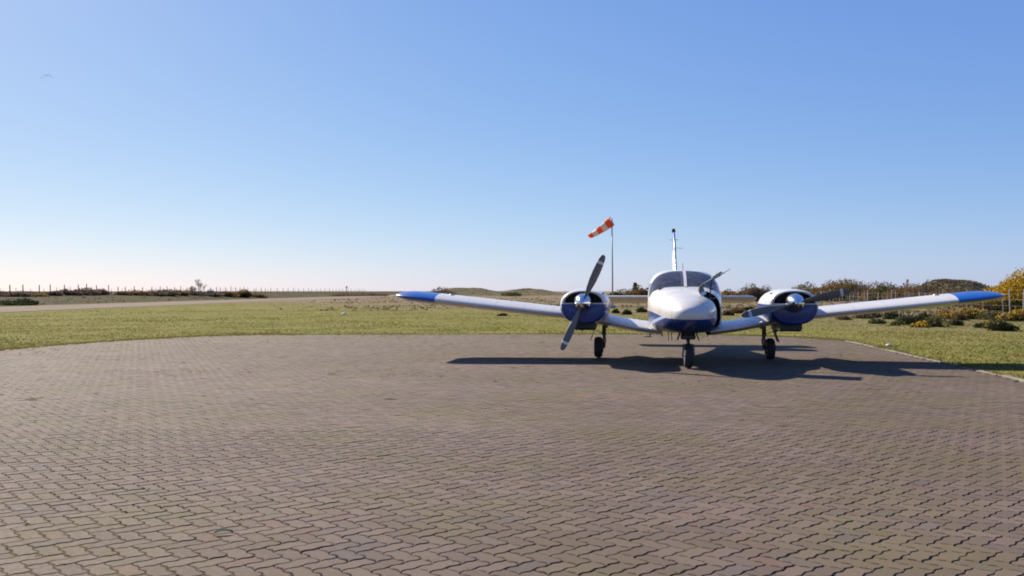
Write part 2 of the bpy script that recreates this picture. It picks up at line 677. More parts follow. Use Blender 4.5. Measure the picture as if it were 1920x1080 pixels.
M['leaf_dark'] = foliage_material('dark gorse green', (0.018, 0.025, 0.010), (0.095, 0.105, 0.036), 0.15)
M['leaf_olive'] = foliage_material('olive scrub', (0.045, 0.045, 0.016), (0.190, 0.162, 0.060), 0.2)
M['leaf_brown'] = foliage_material('brown scrub', (0.060, 0.038, 0.016), (0.240, 0.152, 0.064), 0.35)
M['leaf_dusk'] = foliage_material('dull purple brown scrub', (0.060, 0.046, 0.034), (0.200, 0.145, 0.100), 0.40)
M['flower'] = foliage_material('gorse blossom', (0.46, 0.26, 0.008), (0.80, 0.50, 0.020), 0.3)
M['rust_flower'] = foliage_material('faded blossom', (0.170, 0.085, 0.022), (0.36, 0.190, 0.050), 0.25)
M['bark'] = simple('bark', (0.090, 0.072, 0.058), 0.9, var=0.3, scale=8, bump=0.4)
M['twig'] = simple('bare twig bark', (0.200, 0.170, 0.165), 0.9, var=0.3)
def dune_material():
    t = NT('dune turf')
    p = t.pos()
    n = t.noise(p, 0.5, 6, 0.65)
    f = t.noise(p, 2.6, 5, 0.7)
    c = t.mix(t.ramp(n, 0.3, 0.7), (0.120, 0.106, 0.052), (0.185, 0.145, 0.090))
    c = t.mix(t.ramp(f, 0.45, 0.75, 0, 0.6), c, (0.060, 0.058, 0.026))
    t.base(c)
    t.b.inputs['Roughness'].default_value = 0.95
    t.b.inputs['Specular IOR Level'].default_value = 0.03
    t.bump(f, 0.8, 0.3)
    return t.m


M['dune'] = dune_material()

def blades_mesh(name, P, size, per, spread, lean, tonev, wide=0.22, jit=0.15, tall=1.0):
    """tufts of flat pointed blades at the points P"""
    n = len(P)
    k = n * per
    c = np.repeat(P, per, 0)
    sz = np.repeat(size, per) * (0.6 + 0.8 * rng.random(k))
    q = rng.random(k) * 2 * PI
    c = c + np.stack([np.cos(q), np.sin(q), np.zeros(k)], -1) * (spread * np.repeat(size, per) * rng.random(k))[:, None]
    q2 = rng.random(k) * 2 * PI
    w = np.stack([np.cos(q2), np.sin(q2), np.zeros(k)], -1) * (wide * sz)[:, None]
    q3 = rng.random(k) * 2 * PI
    tip = c + np.stack([np.cos(q3) * lean, np.sin(q3) * lean, np.full(k, 1.0)], -1) * sz[:, None] * np.c_[rng.random(k), rng.random(k), tall * (0.6 + 0.4 * rng.random(k))]
    V = np.stack([c - w, c + w, tip], 1).reshape(-1, 3)
    T = np.arange(3 * k).reshape(-1, 3)
    tn = np.clip(np.repeat(tonev, per) + rng.normal(0, jit, k), 0, 1)
    return fast_mesh(name, V, [T], tn)


# ------------------------------------------------------------------ ground
xs = np.unique(np.concatenate([np.linspace(-60, 60, 161), np.linspace(-300, 300, 101), np.linspace(-9000, 9000, 61)]))
ys = np.unique(np.concatenate([np.linspace(-6, 70, 150), np.linspace(-60, 320, 160), np.linspace(-3000, 9000, 61)]))
GX, GY = np.meshgrid(xs, ys)
GV = np.stack([GX, GY, height(GX, GY)], -1).reshape(-1, 3)
nx, ny = len(xs), len(ys)
ii = (np.arange(ny - 1)[:, None] * nx + np.arange(nx - 1)[None, :]).ravel()
GQ = np.stack([ii, ii + 1, ii + nx + 1, ii + nx], -1)
struct(link('ground', fast_mesh('ground', GV, [GQ], smooth=True), M['ground']), 'rough grass field turning to brown heath')

# dirt track along the far left
tv, tf = [], []
for k, y in enumerate(np.linspace(20, 520, 90)):
    wob = 1.2 * (vnoise(3.3, y * 0.06) - 0.5)
    xr = -32.5 + wob + 3.0 * sstep(120, 260, y)
    xl = -43.6 + wob * 0.6
    for q in range(7):
        x = xl + (xr - xl) * q / 6
        tv.append((x, y, 0.02 + 0.035 * math.sin(PI * q / 6)))
for k in range(89):
    for q in range(6):
        a = k * 7 + q
        tf.append((a, a + 1, a + 8, a + 7))
struct(part('dirt_track', (tv, tf), M['track'], smooth=True), 'pale dirt track beyond the lawn')


def dune(name, cx, cy, rx, ry, h, seed, label, tuft=1.0, tcol=0.4):
    V, Q = [], []
    n, m = 40, 16
    for a in range(m + 1):
        for b in range(n):
            q = 2 * PI * b / n
            r = a / m
            x, y = cx + rx * r * math.cos(q), cy + ry * r * math.sin(q)
            z = h * (1 - sstep(0, 1, r)) * (0.80 + 0.45 * float(vnoise(x * 0.22 + seed, y * 0.22)))
            V.append((x, y, float(height(x, y)) + z - 0.15))
    for a in range(m):
        for b in range(n):
            c = (b + 1) % n
            Q.append((a * n + b, (a + 1) * n + b, (a + 1) * n + c, a * n + c))
    o = struct(part(name, (V, Q), M['dune'], smooth=True), label)
    P = np.array(V)
    k = rng.integers(n, len(P) - n, 2600)
    w = rng.random((2600, 1))
    P = P[k] * w + P[k + n - 1] * (1 - w)
    t = link('heather', blades_mesh('heather', P, (0.10 + 0.22 * rng.random(2600)**2) * tuft, 8, 1.4, 1.0, np.clip(tcol + 0.9 * (vnoise(P[:, 0] * 0.5, P[:, 1] * 0.5) - 0.5), 0, 1), 0.4), M['heather'], o)
    t['kind'] = 'stuff'
    return o


dune('dune', -13.0, 250, 22, 14, 2.35, 1, 'low grassy dune beyond the left wing', 0.45, 0.45)
dune('dune', 4.5, 262, 20, 14, 2.1, 5, 'long low dune behind the first', 0.45, 0.45)
dune('dune', 68, 132, 11, 10, 3.5, 9, 'rounded grassy dune behind the right fence')

# ------------------------------------------------------------------ paved apron
A = 0.102                       # half a paver's length
TH = R(42.0)
u1 = np.array([math.cos(TH), math.sin(TH)])
u2 = np.array([-math.sin(TH), math.cos(TH)])
AMP = 0.075
PER = np.array([0.0, 0.30, 0.70])
ZIG = np.array([0.0, 1.0, -1.0])


def zig(t):
    f = np.mod(t, 1.0)
    return np.interp(f, [0, 0.30, 0.70, 1.0], [0, 1, -1, 0])


def outline(w, h, g):
    """zigzag outline of a w x h cell block, shrunk by the joint g"""
    P = []
    ts = lambda n: np.concatenate([k + PER for k in range(n)])
    for t in ts(w):
        P.append((t, 0.0))
    for t in ts(h):
        P.append((w, t))
    for t in ts(w):
        P.append((w - t, h))
    for t in ts(h):
        P.append((0.0, h - t))
    P = np.array(P, float)
    c = np.array([w / 2, h / 2])
    s = np.array([(w - 2 * g) / w, (h - 2 * g) / h])
    P = (P - c) * s + c
    W = np.stack([P[:, 0] + AMP * zig(P[:, 1]), P[:, 1] + AMP * zig(P[:, 0])], -1)
    return (W - c) * A


def paver_template(w, h, bevel, sides):
    o0 = outline(w, h, 0.032)
    o1 = outline(w, h, 0.080)
    n = len(o0)
    V, quads = [], []
    rings = []
    if sides:
        rings.append(np.c_[o0, np.full(n, -0.045)])
    if bevel:
        rings.append(np.c_[o0, np.full(n, -0.0045)])
        rings.append(np.c_[o1, np.zeros(n)])
    else:
        rings.append(np.c_[o0, np.full(n, -0.001)])
    V = np.concatenate(rings)
    for r in range(len(rings) - 1):
        for j in range(n):
            k = (j + 1) % n
            quads.append((r * n + j, r * n + k, (r + 1) * n + k, (r + 1) * n + j))
    cap = np.arange((len(rings) - 1) * n, len(rings) * n)
    return V, np.array(quads, int).reshape(-1, 4), cap.reshape(1, -1)


N = 330
ci, cj = np.meshgrid(np.arange(-N, N), np.arange(-N, N))
cls = np.mod(ci + cj, 4)
cells = []
for hor in (True, False):
    mk = cls == (0 if hor else 2)
    a, b = ci[mk], cj[mk]
    cx_, cy_ = (a + 1.0, b + 0.5) if hor else (a + 0.5, b + 1.0)
    w = cx_[:, None] * A * u1 + cy_[:, None] * A * u2 + np.array([-1.0, 12.0])
    cells.append(np.c_[w, np.full(len(w), 1.0 if hor else 0.0)])
cells = np.concatenate(cells)
cells = cells[(cells[:, 0] > -13.5) & (cells[:, 0] < 9.6) & (cells[:, 1] > 0.8) & (cells[:, 1] < 27.6)]
sd = apron_dist(cells[:, 0], cells[:, 1])
cells = cells[sd < -0.03]
bx, by, bh = cells.T
nP = len(bx)
lev = 0.010 * (vnoise(bx * 0.45, by * 0.45) - 0.5) + rng.normal(0, 0.0012, nP)
sink = (vnoise(bx * 1.3 + 40, by * 1.3) > 0.86) * rng.random(nP) * 0.006
bz = lev * 0.55 - sink * 0.4 - 0.004
tiltx, tilty = rng.normal(0, 0.007, nP), rng.normal(0, 0.007, nP)
spin = rng.normal(0, 0.008, nP)
bx = bx + rng.normal(0, 0.0012, nP)
by = by + rng.normal(0, 0.0012, nP)
tone = np.clip(0.14 + 0.72 * rng.random(nP) + 0.35 * (vnoise(bx * 0.9, by * 0.9) - 0.5), 0, 1)
inview = (np.abs(bx) < 0.60 * by + 0.05) & (EYE / by * F < 536 + 10)
order = np.argsort(np.where(inview, by * (1 + 0.10 * (bx / by)**2), 1e6))
single = np.zeros(nP, bool)
single[order[:300]] = True

# the sand bed, worn and topped up unevenly in the joints
BXs, BYs = np.arange(-13.1, 9.4, 0.11), np.arange(0.4, 27.5, 0.11)
QX, QY = np.meshgrid(BXs, BYs)
QD = apron_dist(QX, QY)
fill = 0.55 * vnoise(QX * 1.1 + 20, QY * 1.1) + 0.45 * vnoise(QX * 4.0, QY * 4.0 + 50)
QZ = -0.0152 + 0.0086 * sstep(0.30, 0.72, fill) + 0.0055 * (vnoise(QX * 0.45, QY * 0.45) - 0.5)
mx_, my_ = len(BXs), len(BYs)
ii = (np.arange(my_ - 1)[:, None] * mx_ + np.arange(mx_ - 1)[None, :]).ravel()
BQ = np.stack([ii, ii + 1, ii + mx_ + 1, ii + mx_], -1)
BQ = BQ[QD.ravel()[BQ].max(1) < 0.06]
apron = struct(link('paved_apron', fast_mesh('paved_apron', np.stack([QX, QY, QZ], -1).reshape(-1, 3), [BQ], smooth=True), M['bed']),
               'apron of interlocking zigzag concrete pavers in herringbone')

H1 = paver_template(2, 1, True, True)
V1 = paver_template(1, 2, True, True)
TR = np.array([[u1[0], u2[0]], [u1[1], u2[1]]])


def tri_mesh(tp):
    me = make_mesh('paver', [tuple(p) for p in tp[0]], [tuple(q) for q in tp[1]] + [tuple(tp[2][0])])
    me.materials.append(M['paver_one'])
    return me


me_h, me_v = tri_mesh(H1), tri_mesh(V1)
for i in np.nonzero(single)[0]:
    o = bpy.data.objects.new('paver', me_h if bh[i] > 0.5 else me_v)
    COL.objects.link(o)
    o.parent = apron
    o.location = (bx[i], by[i], bz[i])
    o.rotation_euler = (tiltx[i], tilty[i], TH + spin[i])


def paver_field(sel, near):
    Vs, Qs, Cs, Tq, Tc = [], [], [], [], []
    base = 0
    for hor in (1.0, 0.0):
        idx = np.nonzero(sel & (bh == hor))[0]
        if len(idx) == 0:
            continue
        V, Q, C = paver_template(2, 1, near, True) if hor else paver_template(1, 2, near, True)
        m = len(V)
        th = TH + spin[idx]
        c, s = np.cos(th), np.sin(th)
        X = V[None, :, 0] * c[:, None] - V[None, :, 1] * s[:, None]
        Y = V[None, :, 0] * s[:, None] + V[None, :, 1] * c[:, None]
        Z = V[None, :, 2] + bz[idx, None] + X * tilty[idx, None] + Y * tiltx[idx, None]
        W = np.stack([X + bx[idx, None], Y + by[idx, None], Z], -1).reshape(-1, 3)
        off = base + np.arange(len(idx)) * m
        Vs.append(W)
        Qs.append((Q[None] + off[:, None, None]).reshape(-1, 4))
        Cs.append((C[None] + off[:, None, None]).reshape(-1, C.shape[1]))
        Tq.append(np.repeat(tone[idx], len(Q)))
        Tc.append(tone[idx])
        base += len(W)
    return np.concatenate(Vs), [np.concatenate(Qs), np.concatenate(Cs)], np.concatenate(Tq + Tc)


nearsel = ~single & (by < 8.5)
farsel = ~single & (by >= 8.5)
Va, Fa_, Ta = paver_field(nearsel, True)
Vb, Fb_, Tb = paver_field(farsel, False)
nq = len(Fa_[0])
allF = [Fa_[0], Fa_[1], Fb_[0] + len(Va), Fb_[1] + len(Va)]
po = link('pavers', fast_mesh('pavers', np.concatenate([Va, Vb]), allF, np.concatenate([Ta, Tb])), M['paver_many'], apron)
po['kind'] = 'stuff'


# moss and seedlings in the joints
sel = np.nonzero((by < 16) & (np.abs(bx) < 0.75 * by + 1))[0]
wgt = sstep(0.48, 0.80, vnoise(bx[sel] * 0.55 + 7, by[sel] * 0.55 + 3)) * 1.0 + 0.10
sel = sel[rng.random(len(sel)) < wgt * 0.9]
ends = np.where(bh[sel, None] > 0.5, u1[None], u2[None]) * A
jit = rng.normal(0, 0.010, (len(sel), 2))
MP = np.c_[bx[sel, None] + ends[:, :1] + jit[:, :1], by[sel, None] + ends[:, 1:] + jit[:, 1:], np.full(len(sel), -0.009)]
o = link('moss', blades_mesh('moss', MP, 0.010 + 0.014 * rng.random(len(sel))**3, 14, 1.7, 1.3, rng.random(len(sel)), 0.5, tall=0.42), M['moss'])
o['kind'] = 'stuff'
o['label'] = 'yellow green moss and seedlings in the paving joints'

# ------------------------------------------------------------------ kerb along the right edge
kerb = struct(empty('kerb'), 'pale concrete edging of the apron')
RE = [APRON[11], APRON[12], APRON[13], APRON[14], APRON[15]]
seg = []
for (ax, ay), (bx2, by2) in zip(RE[:-1], RE[1:]):
    L = math.hypot(bx2 - ax, by2 - ay)
    n = max(1, round(L / 0.92))
    for k in range(n):
        t = (k + 0.5) / n
        seg.append((ax + (bx2 - ax) * t, ay + (by2 - ay) * t, math.atan2(by2 - ay, bx2 - ax), L / n))
kme = make_mesh('kerbstone', *box((0, 0, 0), (0.90, 0.10, 0.16), bev=0.012))
kme.materials.append(M['kerb'])
for x, y, a, L in seg:
    o = bpy.data.objects.new('kerbstone', kme)
    COL.objects.link(o)
    o.parent = kerb
    o.location = (x + 0.07 + random.gauss(0, 0.008), y, -0.074 + random.gauss(0, 0.007))
    o.rotation_euler = (random.gauss(0, 0.02), random.gauss(0, 0.008), a + random.gauss(0, 0.012))

# ------------------------------------------------------------------ grass
def scatter(n, y0, y1, power=1.0):
    Y = y0 * (y1 / y0)**rng.random(n)
    X = (rng.random(n) * 2 - 1) * (0.66 * Y + 1.5)
    return X, Y


gx, gy = scatter(215000, 11.5, 105)
d = apron_dist(gx, gy)
keep = (d > 0.02) & (gx > -46 + 0 * gx) & ~((gx < -31) & (gx > -46))
wob = vnoise(gx * 0.8, gy * 0.8)
keep &= (rng.random(len(gx)) < 0.35 + 0.9 * wob)
gx, gy = gx[keep], gy[keep]
gz = height(gx, gy) - 0.004
gs = (0.016 + 0.020 * rng.random(len(gx))) * (0.75 + 0.6 * vnoise(gx * 0.5 + 3, gy * 0.5)) * (1 + gy / 200)
gt = np.clip(0.45 + 1.2 * (vnoise(gx * 0.30 + 11, gy * 0.30) - 0.5) + 1.0 * (vnoise(gx * 0.07 + 5, gy * 0.07) - 0.5) + 0.3 * sstep(30, 75, gy) + 0.5 * (vnoise(gx * 1.7, gy * 1.7) - 0.5), 0, 1)
# a ragged fringe creeping over the apron's edge
t_ = rng.random(16000)
ei = rng.integers(0, len(APRON), 16000)
e0, e1 = APRON[ei], APRON[(ei + 1) % len(APRON)]
ep = e0 + (e1 - e0) * t_[:, None] + rng.normal(0, 0.16, (16000, 2)) * (0.5 + 1.3 * vnoise(ei * 7.7 + t_ * 9, ei * 3.1)[:, None])
ok = (ep[:, 1] > 2) & (rng.random(16000) < 0.20 + 0.9 * vnoise(ep[:, 0] * 0.8, ep[:, 1] * 0.8))
ok &= ~((ep[:, 0] > 5) & (ep[:, 1] < 24) & (apron_dist(ep[:, 0], ep[:, 1]) < 0.03))
ep = ep[ok]
# seedlings thinning out over the outer paving
m_ = 26000
cx2, cy2 = rng.random(m_) * 21 - 12.8, 12 + rng.random(m_) * 15.5
cd = -apron_dist(cx2, cy2)
kk = (cd > 0) & (rng.random(m_) < np.exp(-cd / 0.55) * (0.15 + 1.5 * sstep(0.35, 0.75, vnoise(cx2 * 0.6 + 2, cy2 * 0.6)))) & ~((cx2 > 7) & (cy2 < 22))
ep = np.concatenate([ep, np.c_[cx2, cy2][kk]])
GP = np.concatenate([np.c_[gx, gy, gz], np.c_[ep, np.full(len(ep), -0.018)]])
o = link('grass', blades_mesh('grass', GP, np.concatenate([gs, 0.028 + 0.030 * rng.random(len(ep))**2]), 4, 0.9, 0.8,
                              np.concatenate([gt, 0.3 + 0.4 * rng.random(len(ep))]), jit=0.09), M['grass'])
o['kind'] = 'stuff'
o['label'] = 'short yellow green grass round the apron'

hx, hy = scatter(42000, 48, 210)
keep = (hx > -29) & (hy + 1.3 * hx + 34 * (vnoise(hx * 0.07, hy * 0.07) - 0.5) + 22 * (rng.random(len(hx)) - 0.5) > 68) & (rng.random(len(hx)) < 0.65)
keep |= (hx < -46.5) & (hx > -75) & (rng.random(len(hx)) < 0.45)
hx, hy = hx[keep], hy[keep]
hs = (0.05 + 0.11 * rng.random(len(hx))**2) * (0.6 + 0.8 * vnoise(hx * 0.3, hy * 0.3))
o = link('heather', blades_mesh('heather', np.c_[hx, hy, height(hx, hy) - 0.02], hs, 7, 1.2, 1.0,
                                np.clip(0.5 + 1.1 * (vnoise(hx * 0.2, hy * 0.2) - 0.5) - 0.45 * (hx < -46), 0, 1), 0.35), M['heather'])
o['kind'] = 'stuff'
o['label'] = 'brown heath plants beyond the lawn'

# ------------------------------------------------------------------ the aeroplane
# local frame: x along the span (towards the photo's right), y towards the tail, z up; origin on the ground between the main wheels
plane = tag(empty('airplane', (3.46, 17.38, 0.0), R(-8.8)),
            'white and blue twin propeller aeroplane parked on the paved apron with its nose hatch open', 'aeroplane')

# --- fuselage
FY = [-3.10, -3.06, -2.98, -2.84, -2.60, -2.20, -1.70, -1.12, -0.90, -0.60, -0.30, -0.05, 0.35, 1.00, 1.60, 2.40, 3.60, 4.80, 5.75]
FH = [0.030, 0.130, 0.225, 0.315, 0.410, 0.500, 0.590, 0.675, 0.690, 0.702, 0.705, 0.700, 0.690, 0.670, 0.610, 0.470, 0.280, 0.140, 0.030]
FB = [0.930, 0.855, 0.795, 0.735, 0.675, 0.620, 0.590, 0.575, 0.570, 0.565, 0.565, 0.565, 0.565, 0.575, 0.620, 0.720, 0.860, 0.980, 1.080]
FT = [0.990, 1.060, 1.115, 1.175, 1.240, 1.315, 1.380, 1.440, 1.520, 1.632, 1.722, 1.778, 1.800, 1.795, 1.750, 1.620, 1.450, 1.320, 1.220]
FM = [0.955, 0.945, 0.945, 0.945, 0.950, 0.955, 0.960, 0.975, 0.985, 0.995, 1.000, 1.005, 1.010, 1.020, 1.030, 1.060, 1.090, 1.110, 1.140]
FN = [2.00, 2.05, 2.12, 2.22, 2.38, 2.55, 2.85, 3.30, 3.50, 3.75, 3.90, 3.90, 3.80, 3.40, 2.90, 2.30, 2.10, 2.00, 2.00]
fH, fB, fT, fM, fN = [pchip(FY, a) for a in (FH, FB, FT, FM, FN)]


def unit_curve(n, nl):
    """superellipse outline with its own exponent above and below the waist; starts at +x, runs over the top"""
    q = np.linspace(0, 2 * PI, 1441)
    e = np.where(q <= PI, 2 / n, 2 / nl)
    x = np.sign(np.cos(q)) * np.abs(np.cos(q))**e
    z = np.sign(np.sin(q)) * np.abs(np.sin(q))**e
    s = np.concatenate([[0], np.cumsum(np.hypot(np.diff(x), np.diff(z)))])
    s = s / s[-1]
    return s, x, z


_cache = {}


def fus(y, s, off=0.0, scale=1.0):
    """point on the fuselage skin at station y and girth fraction s (0 = +x side, 0.25 = top, 0.5 = -x side)"""
    key = round(fN(y), 2)
    if key not in _cache:
        _cache[key] = unit_curve(key, min(key * 1.12, 3.3))
    S, X, Z = _cache[key]
    ux = float(np.interp(s % 1.0, S, X))
    uz = float(np.interp(s % 1.0, S, Z))
    h, b, t, m = fH(y), fB(y), fT(y), fM(y)
    x = ux * h * scale
    z = m + uz * ((t - m) if uz > 0 else (m - b)) * scale
    if off:
        e = 0.004
        x2, z2 = fus(y, s + e)[0::2]
        x1, z1 = fus(y, s - e)[0::2]
        nx_, nz_ = z2 - z1, -(x2 - x1)
        L = math.hypot(nx_, nz_) or 1
        x += nx_ / L * off
        z += nz_ / L * off
    return (x, y, z)


def ws_y0(a):       # a: 0 on the centreline .. 1 at the lower side corner
    return -1.10 + 0.22 * a**3


def ws_y1(a):
    return -0.13 - 0.60 * a**2.0


WS_S = 0.190        # girth half-extent of the windscreen about the top (0.25)


def in_windscreen(x, y, s, m=0.03):
    a = abs(s - 0.25) / WS_S
    if a > 1 - m or abs(x) < 0.055:
        return False
    return ws_y0(a) + m < y < ws_y1(a) - m


SIDE = [(-0.42, 0.22), (0.32, 0.88), (0.98, 1.46)]


def side_range(y):
    return 1.18, 1.18 + 0.34 * (1 if y < 1 else 0.9)


def in_side(y, z, m=0.02):
    return any(a + m < y < b - m for a, b in SIDE) and side_range(y)[0] + m < z < side_range(y)[1] - m


def in_hatch(x, y, z):
    return -2.30 < y < -1.62 and x > 0 and 0.72 < z and x > 0.265


YS = np.unique(np.concatenate([np.linspace(-3.1, -2.9, 9), np.linspace(-2.9, -2.36, 12), np.linspace(-2.36, 1.6, 133), np.linspace(1.6, 5.75, 36)]))
NS = 120


def skin(scale, y0, y1, hatch=True):
    ys_ = [y for y in YS if y0 <= y <= y1]
    rings = [[fus(y, k / NS, 0, scale) for k in range(NS)] for y in ys_]
    V, Fa = loft(rings, scale == 1.0, scale == 1.0)
    out = []
    for f in Fa:
        if len(f) != 4:
            out.append(f)
            continue
        c = [sum(V[i][a] for i in f) / 4 for a in range(3)]
        s = ((f[0] % NS) + 0.5) / NS
        if in_windscreen(c[0], c[1], s) or in_side(c[1], c[2]) or (hatch and in_hatch(*c)):
            continue
        out.append(f)
    return V, out


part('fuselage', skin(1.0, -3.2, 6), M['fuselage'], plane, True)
lining = part('cabin_lining', skin(0.955, -2.38, 1.75), M['dark'], plane, True)


def patch(y_of, s0, s1, nu, nv, off):
    """curved sheet on the skin: u runs round the girth, v along y; y_of(s) gives the range"""
    V = []
    for i in range(nu + 1):
        s = s0 + (s1 - s0) * i / nu
        a, b = y_of(s)
        for j in range(nv + 1):
            V.append(fus(a + (b - a) * j / nv, s, off))
    Fa = [(i * (nv + 1) + j, i * (nv + 1) + j + 1, (i + 1) * (nv + 1) + j + 1, (i + 1) * (nv + 1) + j) for i in range(nu) for j in range(nv)]
    return V, Fa


def wrange(s):
    a = abs(s - 0.25) / WS_S
    lo, hi = ws_y0(a), ws_y1(a)
    k = sstep(0.90, 1.0, a) * 0.06
    return lo + k, hi - k


GAP = 0.0046
part('windscreen', patch(wrange, 0.25 + GAP, 0.25 + WS_S, 26, 14, 0.004), M['glass'], plane, True)
part('windscreen', patch(wrange, 0.25 - WS_S, 0.25 - GAP, 26, 14, 0.004), M['glass'], plane, True)
# centre post, proud of the panes
part('windscreen_post', patch(lambda s: (-1.13, -0.10), 0.25 - GAP - 0.0012, 0.25 + GAP + 0.0012, 4, 14, 0.012), M['white'], plane, True)

# side windows: sheets between two heights
def girth_at_z(y, z):
    lo, hi = 0.0, 0.25
    for _ in range(24):
        m = (lo + hi) / 2
        if fus(y, m)[2] < z:
            lo = m
        else:
            hi = m
    return lo


for sgn in (1, -1):
    for a, b in SIDE:
        V, n1, n2 = [], 8, 6
        for i in range(n1 + 1):
            y = a + (b - a) * i / n1
            z0, z1 = side_range((a + b) / 2)
            for j in range(n2 + 1):
                s = girth_at_z(y, z0 + (z1 - z0) * j / n2)
                x, yy, z = fus(y, s, 0.004)
                V.append((x * sgn, yy, z))
        Fa = [(i * (n2 + 1) + j, i * (n2 + 1) + j + 1, (i + 1) * (n2 + 1) + j + 1, (i + 1) * (n2 + 1) + j) for i in range(n1) for j in range(n2)]
        part('side_window', (V, Fa), M['glass'], plane, True)

# cabin inside
def bulkhead(y, sc):
    return [fus(y, k / 40, 0, sc) for k in range(40)], [tuple(range(40))]


part('bulkhead', bulkhead(-2.36, 0.95), M['dark'], plane)
part('bulkhead', bulkhead(-1.45, 0.95), M['dark'], plane)
part('bulkhead', bulkhead(1.72, 0.95), M['dark'], plane)
ip = join(box((0, -0.86, 1.22), (1.14, 0.10, 0.34), bev=0.02), box((0, -0.96, 1.40), (1.02, 0.30, 0.035), bev=0.01))
ipo = part('instrument_panel', ip, M['panel_in'], plane)
for x in (-0.34, 0.34):
    part('control_yoke', join(tube([(x, -0.80, 1.24), (x, -0.62, 1.24)], 0.016), tube([(x - 0.13, -0.62, 1.34), (x - 0.12, -0.62, 1.24), (x, -0.61, 1.22), (x + 0.12, -0.62, 1.24), (x + 0.13, -0.62, 1.34)], 0.015)),
         M['black'], plane)
for x in (-0.31, 0.31):
    st = part('seat', join(box((x, -0.10, 0.92), (0.48, 0.50, 0.14), bev=0.04), box((x, 0.20, 1.19), (0.46, 0.12, 0.58), rot=(-0.14, 0, 0), bev=0.05)), M['seat'], plane)
    part('headrest', join(box((x, 0.26, 1.55), (0.26, 0.09, 0.15), bev=0.035), tube([(x - 0.06, 0.25, 1.44), (x - 0.06, 0.26, 1.52)], 0.008), tube([(x + 0.06, 0.25, 1.44), (x + 0.06, 0.26, 1.52)], 0.008)), M['seat'], st)
for x in (-0.31, 0.31):
    part('seat', join(box((x, 0.95, 0.90), (0.46, 0.46, 0.14), bev=0.04), box((x, 1.22, 1.15), (0.44, 0.12, 0.54), rot=(-0.16, 0, 0), bev=0.05)), M['seat'], plane)

# --- nose hatch, hinged along its upper edge and thrown open
prof = [(0.272, 1.290), (0.222, 1.335), (0.202, 1.392), (0.214, 1.450), (0.258, 1.498), (0.360, 1.556), (0.480, 1.622), (0.590, 1.682), (0.690, 1.735)]
hv = []
pv = [Vector((a, 0, b)) for a, b in prof]
HF, HR = Vector((-0.030, -2.27, -0.02)), Vector((0.085, -1.64, 0.03))
rings = []
for i, p in enumerate(pv):
    d = (pv[min(i + 1, len(pv) - 1)] - pv[max(i - 1, 0)]).normalized()
    nrm = Vector((d.z, 0, -d.x)) * 0.008
    rings.append([p + nrm + HF, p - nrm + HF, p - nrm + HR, p + nrm + HR])
hatch = part('nose_hatch', loft(rings, True, True), M['white'], plane)
rings = []
for i, p in enumerate(pv[1:-1]):
    d = (pv[i + 2] - pv[i]).normalized()
    nrm = Vector((d.z, 0, -d.x))
    rings.append([p + nrm * 0.0105 + HF * 0.95 + HR * 0.05, p + nrm * 0.017 + HF * 0.95 + HR * 0.05, p + nrm * 0.017 + HF * 0.05 + HR * 0.95, p + nrm * 0.0105 + HF * 0.05 + HR * 0.95])
part('inner_skin', loft(rings, True, True), M['primer'], hatch)
part('latch', box((0.480, -2.18, 1.620), (0.17, 0.16, 0.055), rot=(0, -0.50, 0), bev=0.012), M['black'], hatch)
part('latch', box((0.555, -1.74, 1.665), (0.15, 0.08, 0.05), rot=(0, -0.50, 0), bev=0.012), M['black'], hatch)
part('stay_rod', tube([(0.415, -2.20, 1.565), (0.385, -2.19, 1.42), (0.375, -2.18, 1.22)], 0.011), M['oily'], hatch)
# frame of the opening
fr = [fus(-2.305 + 0.69 * k / 10, girth_at_z(-2.305 + 0.69 * k / 10, 1.24), -0.012) for k in range(11)]
part('hatch_sill', tube(fr, 0.012, 6), M['black'], plane)

# --- wings
def airfoil(n=22, th=0.155, cam=0.022):
    b = np.linspace(0, PI, n)
    x = (1 - np.cos(b)) / 2
    yt = 5 * th * (0.2969 * np.sqrt(x) - 0.126 * x - 0.3516 * x**2 + 0.2843 * x**3 - 0.1036 * x**4)
    yc = cam * 4 * x * (1 - x) - (0.034 if cam > 0 else 0.0) * (1 - x)**5
    up = np.c_[x, yc + yt][::-1]
    lo = np.c_[x, yc - yt][1:-1]
    return np.concatenate([up, lo])


UP_ = [(0, 0), (0.3, 1.2), (0.55, 1.48), (1.0, 1.90), (2.2, 2.68), (4.7, 3.86), (7.2, 4.79), (9.7, 5.58), (14.7, 6.84), (19.7, 7.81), (24.8, 8.55), (29.8, 9.09), (40, 9.62), (50, 9.35), (60, 8.27), (70, 6.54), (80, 4.43), (90, 2.20), (100, 0.12)]
LO_ = [(0.3, -0.72), (0.7, -1.01), (1.5, -1.47), (2.8, -1.94), (5.3, -2.60), (7.8, -3.10), (10.3, -3.51), (15.3, -4.15), (20.3, -4.63), (25.2, -4.97), (30.2, -5.20), (40, -5.30), (50, -4.73), (60, -3.66), (70, -2.28), (80, -0.95), (90, -0.10), (100, -0.12)]
AF = np.array([(a / 100, b / 100) for a, b in UP_[::-1]] + [(a / 100, b / 100) for a, b in LO_])


def wing_z(x):
    return float(np.interp(abs(x), [0.45, 1.0, 1.7, 2.4, 5.9], [0.585, 0.655, 0.770, 0.890, 1.262]))


def wing_ring(x, s, le=None, te=None, th=1.0, dz=0.0):
    if le is None:
        le = -0.78 - 0.42 * float(1 - sstep(0.55, 1.75, abs(x)))
    if te is None:
        te = 0.84
    c = te - le
    inc = R(1.0)
    return [(s * x, le + p[0] * c, wing_z(x) + dz + (p[1] * 1.60 * th) - (p[0] - 0.3) * c * math.tan(inc)) for p in AF]


